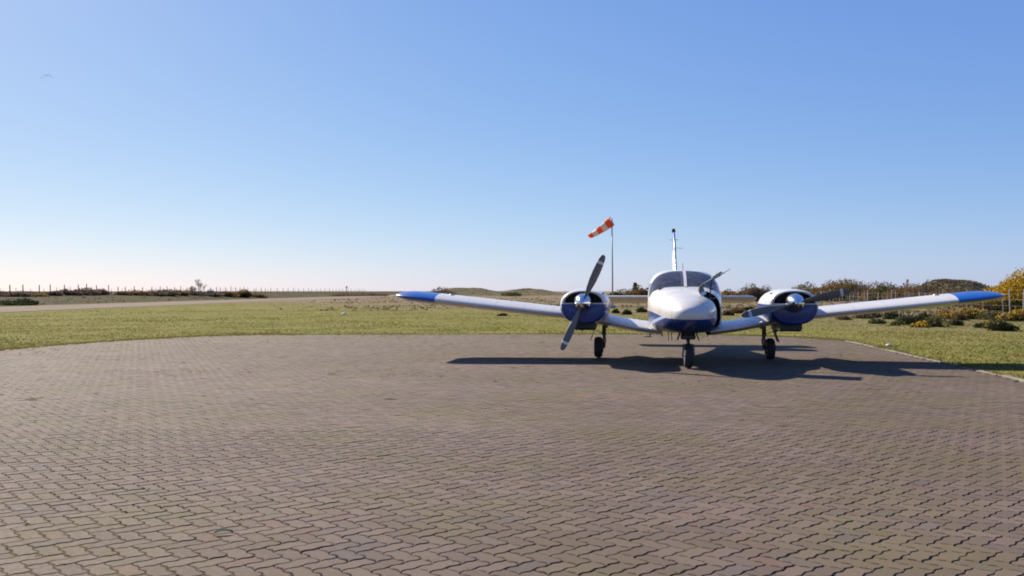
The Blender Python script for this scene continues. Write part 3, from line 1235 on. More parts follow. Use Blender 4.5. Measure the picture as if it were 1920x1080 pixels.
XT = 4.97
TIP = 5.87
for s in (1, -1):
    wg = part('wing', loft([wing_ring(x, s) for x in (0.45, 0.7, 1.0, 1.2, 1.5, 1.7, 2.0, 2.4, 3.0, 4.0, XT)]), M['white'], plane, True)
    rs = []
    for k in range(12):
        q = k / 11
        x = XT + (TIP - XT) * math.sin(q * PI / 2)
        e = max(0.0, (x - 5.25) / (TIP - 5.25))
        f = math.sqrt(max(0.0, 1 - e**2.6))
        le = -0.78 + 0.34 * (1 - f)
        te = 0.84 - 0.42 * (1 - f)
        rs.append(wing_ring(x, s, le, te, max(0.06, f), 0.02 * (1 - f)))
    part('wing_tip', loft(rs, False, True), M['blue'], wg, True)
    part('navigation_light', lathe([(0.0, -0.05), (0.022, -0.03), (0.028, 0.0), (0.020, 0.035), (0.0, 0.05)], 10, 'Y', (s * 5.875, -0.34, wing_z(5.87) + 0.02)), M['lens'], wg, True)
    part('fuel_cap', lathe([(0.0, -0.012), (0.05, -0.010), (0.055, 0.0), (0.05, 0.012), (0.0, 0.016)], 14, 'Z', (s * 4.72, -0.30, wing_z(4.72) + 0.150)), M['alu'], wg, True)

# --- tail
def slab(pts_le, pts_te, th, axis):
    """lofted symmetric foil between paired leading and trailing edge points"""
    af = airfoil(12, 0.11, 0.0)
    rings = []
    for (l, t, h) in zip(pts_le, pts_te, th):
        l, t = Vector(l), Vector(t)
        ring = []
        for p in af:
            q = l + (t - l) * p[0]
            ring.append(tuple(q + axis * (p[1] / 0.055 * h / 2)))
        rings.append(ring)
    return loft(rings, True, True)


fin = part('tail_fin', slab([(0, 3.55, 1.30), (0, 4.15, 1.62), (0, 4.95, 2.45), (0, 5.38, 2.90), (0, 5.52, 2.94)],
                            [(0, 5.80, 1.15), (0, 5.86, 1.62), (0, 6.02, 2.45), (0, 6.12, 2.90), (0, 6.08, 2.94)],
                            [0.15, 0.13, 0.10, 0.075, 0.02], Vector((1, 0, 0))), M['fin'], plane, True)
part('beacon', lathe([(0.0, 2.93), (0.045, 2.935), (0.05, 2.98), (0.035, 3.03), (0.0, 3.045)], 12, 'Z', (0, 5.72, 0)), M['beacon'], fin, True)
part('aerial', tube([(-0.11, 5.45, 2.72), (0.0, 5.40, 2.72), (0.11, 5.45, 2.72)], 0.007, 6), M['steel'], fin)
part('aerial', tube([(-0.05, 5.30, 2.50), (0.0, 5.25, 2.50), (0.24, 5.42, 2.49)], 0.005, 6), M['steel'], fin)
stab = part('stabilator', slab([(-2.07, 4.98, 1.19), (-1.95, 4.88, 1.215), (0, 4.82, 1.215), (1.95, 4.88, 1.215), (2.07, 4.98, 1.19)],
                               [(-2.07, 5.60, 1.07), (-1.95, 5.70, 1.045), (0, 5.70, 1.045), (1.95, 5.70, 1.045), (2.07, 5.60, 1.07)],
                               [0.03, 0.12, 0.125, 0.12, 0.03], Vector((0, 0, 1))), M['white'], plane, True)

# --- engine nacelles
NY = [-1.62, -1.585, -1.50, -1.34, -1.00, -0.50, 0.10, 0.80, 1.30, 1.62]
NH = [0.385, 0.415, 0.440, 0.458, 0.468, 0.460, 0.420, 0.330, 0.200, 0.030]
NB = [0.790, 0.762, 0.745, 0.730, 0.715, 0.700, 0.690, 0.740, 0.830, 0.930]
NTp = [1.362, 1.374, 1.386, 1.396, 1.405, 1.400, 1.340, 1.215, 1.090, 0.980]
NMd = [1.10, 1.10, 1.10, 1.095, 1.09, 1.08, 1.05, 1.00, 0.97, 0.955]
nH, nB, nT, nM = [pchip(NY, a) for a in (NH, NB, NTp, NMd)]
SN, XN, ZN = unit_curve(2.35, 2.35)


def nac(cx, y, s, scale=1.0):
    ux, uz = float(np.interp(s % 1, SN, XN)), float(np.interp(s % 1, SN, ZN))
    m = nM(y)
    return (cx + ux * nH(y) * scale, y, m + uz * ((nT(y) - m) if uz > 0 else (m - nB(y))) * scale)


HUB = 1.145


def blade_mesh():
    rings = []
    for r, ch, th, tw in ((0.10, 0.060, 0.055, 55), (0.17, 0.085, 0.050, 50), (0.28, 0.125, 0.036, 40), (0.45, 0.152, 0.027, 29), (0.62, 0.155, 0.021, 22),
                          (0.78, 0.140, 0.016, 18), (0.88, 0.118, 0.012, 16), (0.94, 0.085, 0.009, 15), (0.965, 0.035, 0.006, 15)):
        c, s = math.cos(R(tw)), math.sin(R(tw))
        ring = []
        for k in range(14):
            q = 2 * PI * k / 14
            a, b = ch / 2 * math.cos(q), th / 2 * math.sin(q)
            ring.append((a * c - b * s, a * s + b * c, r))
        rings.append(ring)
    return loft(rings, True, True)


bme = make_mesh('blade', *blade_mesh(), smooth=True)
bme.materials.append(M['blade'])

for s, tilt in ((-1, 24.0), (1, 76.5)):
    cx = 1.90 * s
    NA = 64
    nys = np.unique(np.concatenate([np.linspace(-1.62, -1.3, 9), np.linspace(-1.3, 1.62, 22)]))
    rings = [[nac(cx, -1.56, k / NA, 0.885) for k in range(NA)], [nac(cx, -1.605, k / NA, 0.89) for k in range(NA)],
             [nac(cx, -1.618, k / NA, 0.94) for k in range(NA)], [nac(cx, -1.622, k / NA, 0.97) for k in range(NA)]]
    rings += [[nac(cx, y, k / NA) for k in range(NA)] for y in nys]
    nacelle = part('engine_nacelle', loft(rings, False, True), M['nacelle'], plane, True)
    # dark engine bay behind the openings
    eng = [box((cx, -1.30, 1.08), (0.74, 0.06, 0.50))]
    for side in (-1, 1):
        for row in range(9):
            eng.append(box((cx + side * 0.24, -1.46, 1.155 + 0.018 * row), (0.17, 0.12, 0.007)))
        eng.append(box((cx + side * 0.24, -1.44, 1.24), (0.12, 0.10, 0.16), bev=0.01))
    eng.append(lathe([(0.0, -1.66), (0.10, -1.66), (0.10, -1.30), (0.0, -1.30)], 16, 'Y', (cx, 0, HUB)))
    part('engine', join(*eng), M['engine'], nacelle)
    # lower front panel closing the cowling under the openings
    fp = []
    NR = 9
    for i in range(NR + 1):
        row = []
        for k in range(33):
            u = -1 + 2 * k / 32
            zb = 1.10 - (1.10 - 0.800) * (max(0.0, 1 - abs(u)**2.35))**(1 / 2.35)
            zt = 1.126
            z = zb + (zt - zb) * i / NR
            bul = 0.028 * (1 - u * u) * math.sin(PI * min(1, max(0, i / NR)))
            row.append((cx + u * 0.374, -1.612 - bul, z))
        fp.append(row)
    part('cowl_panel', loft(fp, closed=False), M['nacelle'], nacelle, True)
    for q in (-1, 1):
        part('cowl_trim', box((cx + q * 0.262, -1.622, 1.130), (0.22, 0.016, 0.022)), M['white'], nacelle)
    sc_ = [[(cx + a, y, z) for a, z in ((-0.20, zt), (-0.195, zb + 0.02), (-0.17, zb), (0.17, zb), (0.195, zb + 0.02), (0.20, zt))] for y, zt, zb in ((-1.28, 0.79, 0.650), (-1.24, 0.79, 0.615), (-0.70, 0.76, 0.600), (-0.40, 0.76, 0.66))]
    part('cowl_scoop', loft(sc_, True, True), M['navy'], nacelle)
    part('exhaust', tube([(cx - 0.12, -0.55, 0.72), (cx - 0.12, -0.42, 0.62), (cx - 0.12, -0.25, 0.585)], 0.035, 10), M['oily'], nacelle)
    # propeller
    prop = part('propeller', lathe([(0.0, -1.86), (0.085, -1.86), (0.095, -1.80), (0.095, -1.72), (0.0, -1.70)], 20, 'Y'), M['oily'], plane, True, loc=(cx, 0, HUB))
    part('spinner', lathe([(0.0, -2.045), (0.020, -2.04), (0.050, -2.018), (0.092, -1.965), (0.130, -1.895), (0.158, -1.82), (0.174, -1.745), (0.178, -1.69), (0.168, -1.685), (0.0, -1.685)], 36, 'Y'), M['chrome'], prop, True)
    for k in (0, 1):
        b = bpy.data.objects.new('blade', bme)
        COL.objects.link(b)
        b.parent = prop
        b.location = (0, -1.775, 0)
        b.rotation_euler = (0, R(tilt + 180 * k), 0)

# --- landing gear
def wheel(name, c, rad, wid, parent):
    w = part(name, lathe([(0.0, -wid * 0.30), (rad * 0.18, -wid * 0.30), (rad * 0.18, wid * 0.30), (0.0, wid * 0.30)], 14, 'X'), M['oily'], parent, True, loc=c)
    p = []
    for k in range(15):
        q = PI * k / 14
        p.append((rad * (0.60 + 0.40 * math.sin(q)**0.55), -wid / 2 * math.cos(q)))
    n = 32
    rg = []
    for r_, a in [(rad * 0.56, -wid * 0.42)] + p + [(rad * 0.56, wid * 0.42)]:
        rg.append([(a, r_ * math.cos(2 * PI * k / n), r_ * math.sin(2 * PI * k / n)) for k in range(n)])
    part('tyre', loft(rg), M['rubber'], w, True)
    part('rim', lathe([(0.0, -wid * 0.36), (rad * 0.30, -wid * 0.36), (rad * 0.52, -wid * 0.45), (rad * 0.60, -wid * 0.46), (rad * 0.60, wid * 0.46), (rad * 0.52, wid * 0.45), (rad * 0.30, wid * 0.36), (0.0, wid * 0.36)], 28, 'X'), M['alu'], w, True)
    return w


for s in (-1, 1):
    g = part('main_gear', join(tube([(s * 1.585, 0.02, 0.80), (s * 1.59, 0.01, 0.47)], 0.042, 12), tube([(s * 1.59, 0.01, 0.49), (s * 1.59, 0.0, 0.20)], 0.030, 12),
                               tube([(s * 1.59, 0, 0.205), (s * 1.70, 0, 0.205)], 0.024, 10), lathe([(0.0, -0.01), (0.048, -0.01), (0.048, 0.03), (0.0, 0.03)], 12, 'Z', (s * 1.59, 0.01, 0.47))), M['steel'], plane, True)
    part('torque_link', join(tube([(s * 1.575, 0.03, 0.46), (s * 1.565, 0.14, 0.36)], 0.016, 6), tube([(s * 1.565, 0.14, 0.36), (s * 1.575, 0.03, 0.25)], 0.016, 6)), M['oily'], g)
    part('side_brace', join(tube([(s * 1.58, 0.03, 0.60), (s * 1.36, 0.05, 0.74)], 0.018, 8), tube([(s * 1.60, -0.05, 0.78), (s * 1.60, -0.05, 0.55)], 0.022, 8)), M['oily'], g)
    part('brake', lathe([(0.0, -0.02), (0.095, -0.02), (0.095, 0.02), (0.0, 0.02)], 18, 'X', (s * 1.625, 0.0, 0.20)), M['oily'], g, True)
    part('gear_door', join(box((s * 1.80, 0.05, 0.535), (0.014, 0.34, 0.40), rot=(0, s * -0.34, 0), bev=0.004), tube([(s * 1.62, 0.02, 0.50), (s * 1.78, 0.04, 0.56)], 0.008, 6)), M['white'] if s < 0 else M['navy'], g)  # right door, also white, is coloured dark to stand for its shade
    wheel('wheel', (s * 1.705, 0.0, 0.212), 0.215, 0.168, plane)

ng = part('nose_gear', join(tube([(0, -2.04, 0.76), (0, -2.10, 0.50)], 0.046, 12), tube([(0, -2.10, 0.52), (0, -2.14, 0.40)], 0.032, 12),
                            tube([(0, -2.14, 0.415), (-0.094, -2.17, 0.41), (-0.098, -2.20, 0.190)], 0.018, 8), tube([(0, -2.14, 0.415), (0.094, -2.17, 0.41), (0.098, -2.20, 0.190)], 0.018, 8),
                            tube([(-0.108, -2.20, 0.205), (0.108, -2.20, 0.205)], 0.014, 8)), M['steel'], plane, True)
part('steering_arm', join(box((0, -2.10, 0.545), (0.26, 0.14, 0.09), bev=0.02), tube([(-0.11, -2.10, 0.56), (-0.11, -1.95, 0.68)], 0.014, 8), tube([(0.11, -2.10, 0.56), (0.11, -1.95, 0.68)], 0.014, 8),
                          tube([(0.0, -2.15, 0.50), (0.0, -2.26, 0.44), (0.0, -2.18, 0.40)], 0.014, 6)), M['oily'], ng)
part('drag_brace', join(tube([(-0.06, -2.09, 0.52), (-0.08, -1.62, 0.66)], 0.018, 8), tube([(0.06, -2.09, 0.52), (0.08, -1.62, 0.66)], 0.018, 8)), M['oily'], ng)
for x in (-0.055, 0.055):
    part('landing_light', lathe([(0.0, -2.215), (0.040, -2.21), (0.048, -2.19), (0.03, -2.13), (0.0, -2.12)], 16, 'Y', (x, 0, 0.615)), M['oily'], ng, True)
for s in (-1, 1):
    part('gear_door', box((s * 0.165, -2.05, 0.555), (0.012, 0.40, 0.15), rot=(0, s * -0.30, 0), bev=0.004), M['navy'], ng)
wheel('wheel', (0.0, -2.20, 0.208), 0.212, 0.150, plane)

# --- small fittings
part('roof_aerial', loft([[(-0.008, 0.02, 1.79), (0.008, 0.02, 1.79), (0.008, 0.13, 1.79), (-0.008, 0.13, 1.79)], [(-0.006, 0.10, 1.93), (0.006, 0.10, 1.93), (0.006, 0.15, 1.93), (-0.006, 0.15, 1.93)]], True, True), M['white'], plane)
for x in (-0.33, -0.27):
    part('belly_aerial', tube([(x, -1.30, 0.62), (x + 0.01, -1.22, 0.43)], 0.007, 6), M['black'], plane)
part('boarding_step', join(tube([(-0.62, 0.75, 0.64), (-0.66, 0.78, 0.40)], 0.014, 8), box((-0.70, 0.78, 0.395), (0.16, 0.12, 0.014))), M['black'], plane)
part('drain_mast', tube([(0.40, -1.2, 0.60), (0.40, -1.16, 0.50)], 0.009, 6), M['black'], plane)
part('drain_mast', tube([(-0.45, -1.5, 0.62), (-0.45, -1.45, 0.52)], 0.009, 6), M['black'], plane)

# ------------------------------------------------------------------ windsock
wx, wy, wz = at(1148.5, 64)
sock = tag(empty('windsock', (wx, wy, wz)), 'orange and white striped windsock drooping from its tall pole behind the aeroplane', 'windsock')
PH = 6.72
part('pole', join(tube([(0, 0, -0.1), (0, 0, 2.2), (-0.05, 0, PH)], [0.065, 0.055, 0.042], 10), box((0, 0, 0.10), (0.40, 0.40, 0.24), bev=0.02)), M['polegrey'], sock, True)
p0 = Vector((-0.10, -0.05, PH - 0.25))
dirv = Vector((-1.62, 0.55, -1.12))
L = dirv.length
dirv.normalize()
ref = dirv.cross(Vector((0, 0, 1))).normalized()
up = ref.cross(dirv).normalized()
NB_ = 5
for k in range(NB_):
    rings = []
    for q in range(7):
        t = (k + q / 6) / NB_
        sag = -0.10 * math.sin(PI * t) + 0.16 * t * t * 0
        c = p0 + dirv * (L * t) + Vector((0, 0, sag))
        rr = 0.36 - 0.20 * t
        ring = []
        for a in range(24):
            ph = 2 * PI * a / 24
            fold = 1 + 0.10 * math.sin(3 * ph + 5 * t) * t + 0.05 * math.sin(5 * ph + 11 * t)
            flat = 1 - 0.25 * t
            ring.append(c + ref * (rr * fold * flat * math.cos(ph)) + up * (rr * fold * math.sin(ph)))
        rings.append(ring)
    part('sock_band', loft(rings), M['orange'] if k % 2 == 0 else M['sockwhite'], sock, True)
hoop = [p0 + ref * (0.365 * math.cos(2 * PI * a / 24)) + up * (0.365 * math.sin(2 * PI * a / 24)) for a in range(25)]
part('hoop', join(tube(hoop, 0.018, 6), tube([(-0.05, 0, PH - 0.02), tuple(p0 + up * 0.36)], 0.015, 6), tube([(-0.045, 0, PH - 0.7), tuple(p0 - up * 0.36)], 0.015, 6)), M['polegrey'], sock)

# ------------------------------------------------------------------ shrubs
def shrub_arrays(w, d, h, n, leaf, seed, lumps=8, flower=0.0, fleaf=None, spiky=0.5):
    g = np.random.default_rng(seed)
    a = g.random(lumps) * 2 * PI
    rr = np.sqrt(g.random(lumps)) * 0.62
    cx, cy = np.cos(a) * rr * w / 2, np.sin(a) * rr * d / 2
    hr = h * (0.55 + 0.45 * g.random(lumps)) * (1 - 0.45 * rr)
    hr[0], cx[0], cy[0] = h, (g.random() - 0.5) * 0.4 * w, 0
    rad = np.minimum(w, d) * (0.28 + 0.16 * g.random(lumps))
    rz = hr * 0.5
    li = g.integers(0, lumps, n)
    v = g.normal(size=(n, 3))
    v /= np.linalg.norm(v, axis=1)[:, None]
    rad_f = 0.45 + 0.55 * g.random(n)**0.5
    rad_f *= 1 + 0.16 * g.normal(size=n) * spiky * 0.7
    P = np.stack([cx[li] + v[:, 0] * rad[li] * rad_f, cy[li] + v[:, 1] * rad[li] * rad_f, rz[li] + v[:, 2] * rz[li] * rad_f], -1)
    P[:, 2] = np.maximum(P[:, 2], 0.01 * h)
    lt = np.clip(0.5 + 0.22 * g.normal(size=lumps), 0.1, 0.9)[li] + 0.18 * g.normal(size=n)

    def leaves(C, size, tn, out):
        k = len(C)
        r1 = g.normal(size=(k, 3)) * 0.8 + out
        r1 /= np.linalg.norm(r1, axis=1)[:, None]
        r2 = np.cross(r1, g.normal(size=(k, 3)))
        r2 /= np.linalg.norm(r2, axis=1)[:, None]
        s = size * (0.5 + 0.7 * g.random(k))
        V = np.stack([C - r2 * s[:, None] * 0.45, C + r2 * s[:, None] * 0.45, C + r1 * s[:, None]], 1).reshape(-1, 3)
        return V, np.arange(3 * k).reshape(-1, 3), np.clip(tn, 0, 1)
    A1 = leaves(P, leaf, lt, v * 0.8 + np.array([0, 0, 0.35]))
    A2 = None
    if flower > 0:
        okf = np.nonzero((v[:, 2] > -0.15) & (rad_f > 0.70) & (P[:, 2] > 0.25 * h))[0]
        patchy = g.random(lumps) * 0.8 + 0.7
        okf = okf[g.random(len(okf)) < flower * patchy[li[okf]]]
        if len(okf):
            C = P[okf] * 1.0 + v[okf] * leaf * 0.5
            A2 = leaves(C, fleaf or leaf * 0.95, 0.5 + 0.25 * g.normal(size=len(okf)), v[okf] * 0.5)
    # a few woody stems from the base into each lump
    st = []
    for i in range(lumps):
        st.append(tube([(cx[i] * 0.15, cy[i] * 0.15, -0.05), (cx[i] * 0.6, cy[i] * 0.6, rz[i] * 0.5), (cx[i], cy[i], rz[i] * 1.15)], [0.022 * h + 0.008, 0.015 * h + 0.006, 0.006], 5))
    return A1, A2, join(*st)


def shrub(name, px, Y, w, h, style, label, group, n=900, depth=None, flower=0.0, seed=0, leaf=None, cat='bush', zoff=-0.03, lumps=8, fl='flower'):
    x, y, z = at(px, Y)
    root = tag(empty(name, (x, y, z + zoff), random.random() * 0.6 - 0.3), label, cat, group)
    leaf = leaf or max(0.05, 0.0016 * Y + 0.02)
    A1, A2, st = shrub_arrays(w, depth or w * 0.9, h, n, leaf, seed, lumps, flower)
    link('foliage', fast_mesh('foliage', A1[0], [A1[1]], A1[2]), M[style], root)
    if A2 is not None:
        link('blossom', fast_mesh('blossom', A2[0], [A2[1]], A2[2]), M[fl], root)
    part('stem', st, M['bark'], root)
    return root


NEAR = 'small bushes on the grass before the right fence'
HEDGE = 'gorse and scrub behind the right fence'
MID = 'scrub on the heath behind the aeroplane'
BANK = 'scrub along the bank by the left fence'
# name, px, Y, width, height, style, flower, n, label
near_list = [
    ('gorse_bush', 1703, 35, 1.05, 0.52, 'leaf_dark', 0.0, 1600, 'rounded dark green bush below the right wing, left of the low yellow patch'),
    ('gorse_bush', 1724, 32.5, 0.62, 0.24, 'leaf_olive', 0.55, 900, 'low yellow flowering patch hugging the grass below the right wing'),
    ('gorse_bush', 1752, 33, 0.85, 0.55, 'leaf_olive', 0.03, 1500, 'olive bush just right of the low yellow patch'),
    ('scrub_bush', 1791, 34, 0.60, 0.36, 'leaf_olive', 0.0, 900, 'small grey olive bush halfway between the olive bush and the wing tip'),
    ('gorse_bush', 1771, 43, 1.30, 0.58, 'leaf_brown', 0.30, 1500, 'orange yellow bush touching the underside of the white wing panel'),
    ('gorse_bush', 1822, 43, 1.60, 0.66, 'leaf_olive', 0.45, 1900, 'wide yellow gorse directly under the blue right wing tip'),
    ('gorse_bush', 1876, 29.6, 1.05, 0.50, 'leaf_dark', 0.12, 2200, 'dark green bush nearest the paving, yellow sprigs on top'),
    ('gorse_bush', 1907, 39, 1.20, 0.62, 'leaf_olive', 0.60, 2000, 'bright yellow gorse at the foot of the pale posts at the right'),
    ('scrub_bush', 1858, 42, 1.15, 0.50, 'leaf_olive', 0.0, 1200, 'greenish brown bush between the two yellow gorses near the wing tip'),
    ('scrub_bush', 1842, 32, 0.50, 0.26, 'leaf_dark', 0.0, 700, 'tiny dark bush left of the dark green bush nearest the paving'),
    ('scrub_bush', 1645, 36, 0.70, 0.26, 'leaf_olive', 0.0, 800, 'low olive bush below the middle of the right wing'),
    ('scrub_bush', 1670, 42, 0.95, 0.46, 'leaf_dark', 0.0, 1100, 'dark bush showing close under the right wing, left of the rounded one'),
    ('scrub_bush', 1618, 43, 1.00, 0.32, 'leaf_olive', 0.0, 800, 'flat olive bush under the inner right wing'),
    ('scrub_bush', 1583, 41, 0.80, 0.28, 'leaf_brown', 0.0, 700, 'low brown bush right of the right engine'),
    ('scrub_bush', 1680, 34, 0.40, 0.20, 'leaf_olive', 0.0, 500, 'little tuft like bush left of the rounded dark green bush'),
    ('scrub_bush', 1800, 40, 0.70, 0.40, 'leaf_brown', 0.0, 900, 'brown twiggy bush between the orange yellow bush and the wide gorse'),
    ('scrub_bush', 1738, 40, 0.75, 0.44, 'leaf_dark', 0.02, 900, 'dark bush behind the olive bush, under the wing'),
    ('scrub_bush', 1640, 45, 0.95, 0.42, 'leaf_dark', 0.0, 800, 'dark bush hidden close under the right wing, behind the flat olive one'),
]
for k, (nm, px, Y, w, h, sty, fl, n, lab) in enumerate(near_list):
    shrub(nm, px, Y, w, h, sty, lab, NEAR, n=n, flower=fl, seed=100 + k)

hedge_list = [
    ('gorse_bush', 1936, 59, 3.4, 3.10, 'leaf_olive', 0.85, 7000, 'tallest yellow gorse, cut by the right edge of the picture'),
    ('gorse_bush', 1893, 61, 3.0, 2.30, 'leaf_brown', 0.75, 6000, 'yellow topped gorse above the tip of the right wing'),
    ('scrub_bush', 1866, 66, 2.4, 1.75, 'leaf_dusk', 0.10, 1800, 'dusky scrub left of the yellow topped gorse'),
    ('scrub_bush', 1842, 72, 2.8, 1.65, 'leaf_brown', 0.0, 1600, 'brown scrub above the blue wing tip'),
    ('scrub_bush', 1816, 76, 3.0, 1.70, 'leaf_brown', 0.04, 1600, 'reddish brown scrub before the rounded dune, right side'),
    ('scrub_bush', 1790, 80, 3.0, 1.80, 'leaf_dusk', 0.0, 1600, 'dull scrub before the middle of the rounded dune'),
    ('scrub_bush', 1762, 84, 3.0, 1.85, 'leaf_brown', 0.05, 1600, 'brown scrub before the left flank of the rounded dune'),
    ('scrub_bush', 1738, 88, 2.8, 2.00, 'leaf_dusk', 0.0, 1500, 'dark scrub behind the fence where the right wing turns blue'),
    ('scrub_bush', 1716, 92, 2.8, 2.15, 'leaf_brown', 0.05, 1500, 'scrub behind the fence left of the wind bent sapling'),
    ('scrub_bush', 1694, 96, 2.8, 2.20, 'leaf_brown', 0.03, 1500, 'brown scrub behind the close set pale posts'),
    ('scrub_bush', 1671, 100, 3.0, 2.40, 'leaf_olive', 0.0, 1500, 'olive scrub on the highest stretch right of the leaning post'),
    ('scrub_bush', 1648, 104, 3.0, 2.40, 'leaf_brown', 0.05, 1500, 'brown scrub just right of the leaning post'),
    ('scrub_bush', 1624, 108, 2.8, 2.30, 'leaf_dusk', 0.0, 1400, 'dusky scrub directly behind the leaning post'),
    ('gorse_bush', 1600, 112, 3.6, 2.95, 'leaf_olive', 0.22, 2000, 'tall gorse with faded blossom beyond the right propeller blade'),
    ('gorse_bush', 1574, 116, 3.6, 3.00, 'leaf_brown', 0.28, 2000, 'tallest rusty gorse behind the tip of the right propeller'),
    ('scrub_bush', 1548, 120, 3.4, 2.80, 'leaf_brown', 0.12, 1600, 'rusty scrub over the right engine cowling, right side'),
    ('scrub_bush', 1521, 126, 3.6, 2.60, 'leaf_olive', 0.05, 1500, 'olive scrub showing over the top of the right engine'),
    ('scrub_bush', 1494, 132, 3.6, 2.40, 'leaf_brown', 0.0, 1400, 'brown scrub peeping over the top of the right engine'),
    ('scrub_bush', 1829, 95, 1.8, 1.80, 'leaf_dark', 0.0, 900, 'small dark bush on the right shoulder of the rounded dune'),
]
for k, (nm, px, Y, w, h, sty, fl, n, lab) in enumerate(hedge_list):
    shrub(nm, px, Y, w * 1.42, h, sty, lab, HEDGE, n=int(n * 4.0), flower=fl * 1.4, seed=200 + k, lumps=10, fl='flower' if fl > 0.5 else 'rust_flower')

mid_list = [
    ('scrub_bush', 1160, 128, 3.0, 1.80, 'leaf_dark', 0.0, 1300, 'dark scrub right beside the windsock pole'),
    ('scrub_bush', 1181, 124, 2.8, 1.70, 'leaf_olive', 0.08, 1300, 'olive scrub left of the small pointed conifer'),
    ('scrub_bush', 1203, 120, 3.0, 2.30, 'leaf_brown', 0.25, 1500, 'rusty scrub between the conifer and the cabin'),
    ('scrub_bush', 1218, 122, 2.6, 2.20, 'leaf_dark', 0.0, 1200, 'dark scrub half hidden by the left side of the cabin'),
    ('scrub_bush', 1176, 50, 0.62, 0.30, 'leaf_dark', 0.0, 900, 'darkest low bush between the left engine and the cabin'),
    ('scrub_bush', 1155, 53, 0.45, 0.28, 'leaf_dark', 0.0, 700, 'small dark bush at the foot of the windsock pole'),
    ('scrub_bush', 1202, 55, 0.70, 0.34, 'leaf_olive', 0.0, 700, 'olive bush low down beside the cabin'),
    ('scrub_bush', 1366, 126, 3.0, 1.80, 'leaf_brown', 0.10, 1300, 'brown scrub just right of the cabin'),
    ('scrub_bush', 1390, 124, 3.0, 2.00, 'leaf_brown', 0.12, 1300, 'rusty scrub midway between cabin and right engine'),
    ('gorse_bush', 1414, 118, 3.0, 2.60, 'leaf_dusk', 0.12, 1500, 'tall dark topped scrub at the left edge of the right engine'),
    ('scrub_bush', 1440, 130, 3.4, 2.30, 'leaf_dusk', 0.0, 1200, 'greyish scrub behind the left edge of the right engine'),
    ('scrub_bush', 1380, 52, 0.80, 0.42, 'leaf_brown', 0.06, 900, 'low brown bush under the tailplane, right of the cabin'),
    ('scrub_bush', 1365, 48, 0.60, 0.34, 'leaf_olive', 0.0, 800, 'low olive bush touching the right side of the cabin'),
    ('scrub_bush', 1402, 54, 0.75, 0.40, 'leaf_dark', 0.0, 800, 'low dark bush under the tailplane by the right engine'),
    ('scrub_bush', 830, 205, 6.2, 2.40, 'leaf_dusk', 0.0, 1800, 'dark thicket on the skyline above the blue left wing tip'),
    ('scrub_bush', 812, 208, 3.2, 1.80, 'leaf_dusk', 0.0, 900, 'small dark clump left of the skyline thicket'),
    ('scrub_bush', 958, 235, 5.0, 1.2, 'leaf_olive', 0.0, 700, 'flat olive scrub at the right end of the first dune'),
    ('scrub_bush', 942, 48, 0.55, 0.16, 'leaf_dark', 0.0, 500, 'lone dark tussock on the lawn under the left wing'),
]
for k, (nm, px, Y, w, h, sty, fl, n, lab) in enumerate(mid_list):
    shrub(nm, px, Y, w, h, sty, lab, MID, n=int(n * 1.7), flower=fl, seed=300 + k, lumps=9, fl='rust_flower')

bank_list = [
    (5, 99, 4.6, 0.95, 'leaf_dusk', 0.0, 'brown scrub at the left edge of the picture under the fence'),
    (33, 100, 3.0, 0.95, 'leaf_dusk', 0.0, 'brown scrub by the second dark post from the left edge'),
    (62, 103, 2.8, 0.80, 'leaf_brown', 0.0, 'reddish scrub between the second and third dark posts'),
    (97, 107, 2.2, 0.80, 'leaf_dusk', 0.0, 'separate small brown clump after the first run of scrub'),
    (133, 111, 3.2, 1.05, 'leaf_dusk', 0.0, 'left part of the darkest run of bank scrub'),
    (158, 114, 3.6, 1.20, 'leaf_dusk', 0.0, 'middle of the darkest run of bank scrub'),
    (183, 117, 3.0, 0.95, 'leaf_dusk', 0.0, 'right part of the darkest run of bank scrub'),
    (230, 124, 2.0, 0.75, 'leaf_olive', 0.25, 'yellowish low bush just after the darkest run'),
    (258, 128, 3.4, 1.10, 'leaf_brown', 0.0, 'reddish brown scrub at the start of the long hedge before the bare tree'),
    (284, 132, 3.8, 1.20, 'leaf_dusk', 0.0, 'dark scrub midway along the long hedge before the bare tree'),
    (312, 136, 4.2, 1.30, 'leaf_dusk', 0.0, 'darkest block of the long hedge before the bare tree'),
    (338, 140, 2.6, 1.10, 'leaf_brown', 0.35, 'rust orange bush a little left of the bare tree'),
    (360, 146, 4.0, 1.25, 'leaf_dusk', 0.0, 'dark scrub at the foot of the bare sapling'),
    (392, 150, 4.0, 1.15, 'leaf_dusk', 0.0, 'grey scrub just right of the bare tree'),
    (428, 156, 3.6, 1.20, 'leaf_brown', 0.15, 'tan scrub two bushes right of the bare tree'),
    (457, 160, 3.6, 1.90, 'leaf_brown', 0.55, 'bright rust brown bush standing highest on the bank'),
    (487, 166, 3.0, 1.00, 'leaf_brown', 0.10, 'last low rusty bush before the bare green bank'),
    (18, 82, 4.2, 0.70, 'leaf_dark', 0.0, 'black green mound by the track at the left edge'),
    (43, 84, 2.6, 0.85, 'leaf_dark', 0.0, 'dark mound right of the one at the left edge, higher up the bank'),
    (652, 230, 9.0, 0.9, 'leaf_dusk', 0.0, 'long dark low scrub where the track narrows, left piece'),
    (695, 235, 9.0, 1.0, 'leaf_dusk', 0.0, 'long dark low scrub near the tip of the left wing'),
]
for k, (px, Y, w, h, sty, fl, lab) in enumerate(bank_list):
    shrub('scrub_bush', px, Y, w, h * 0.80, sty, lab, BANK, n=1700, flower=fl, seed=400 + k, lumps=9, fl='rust_flower')


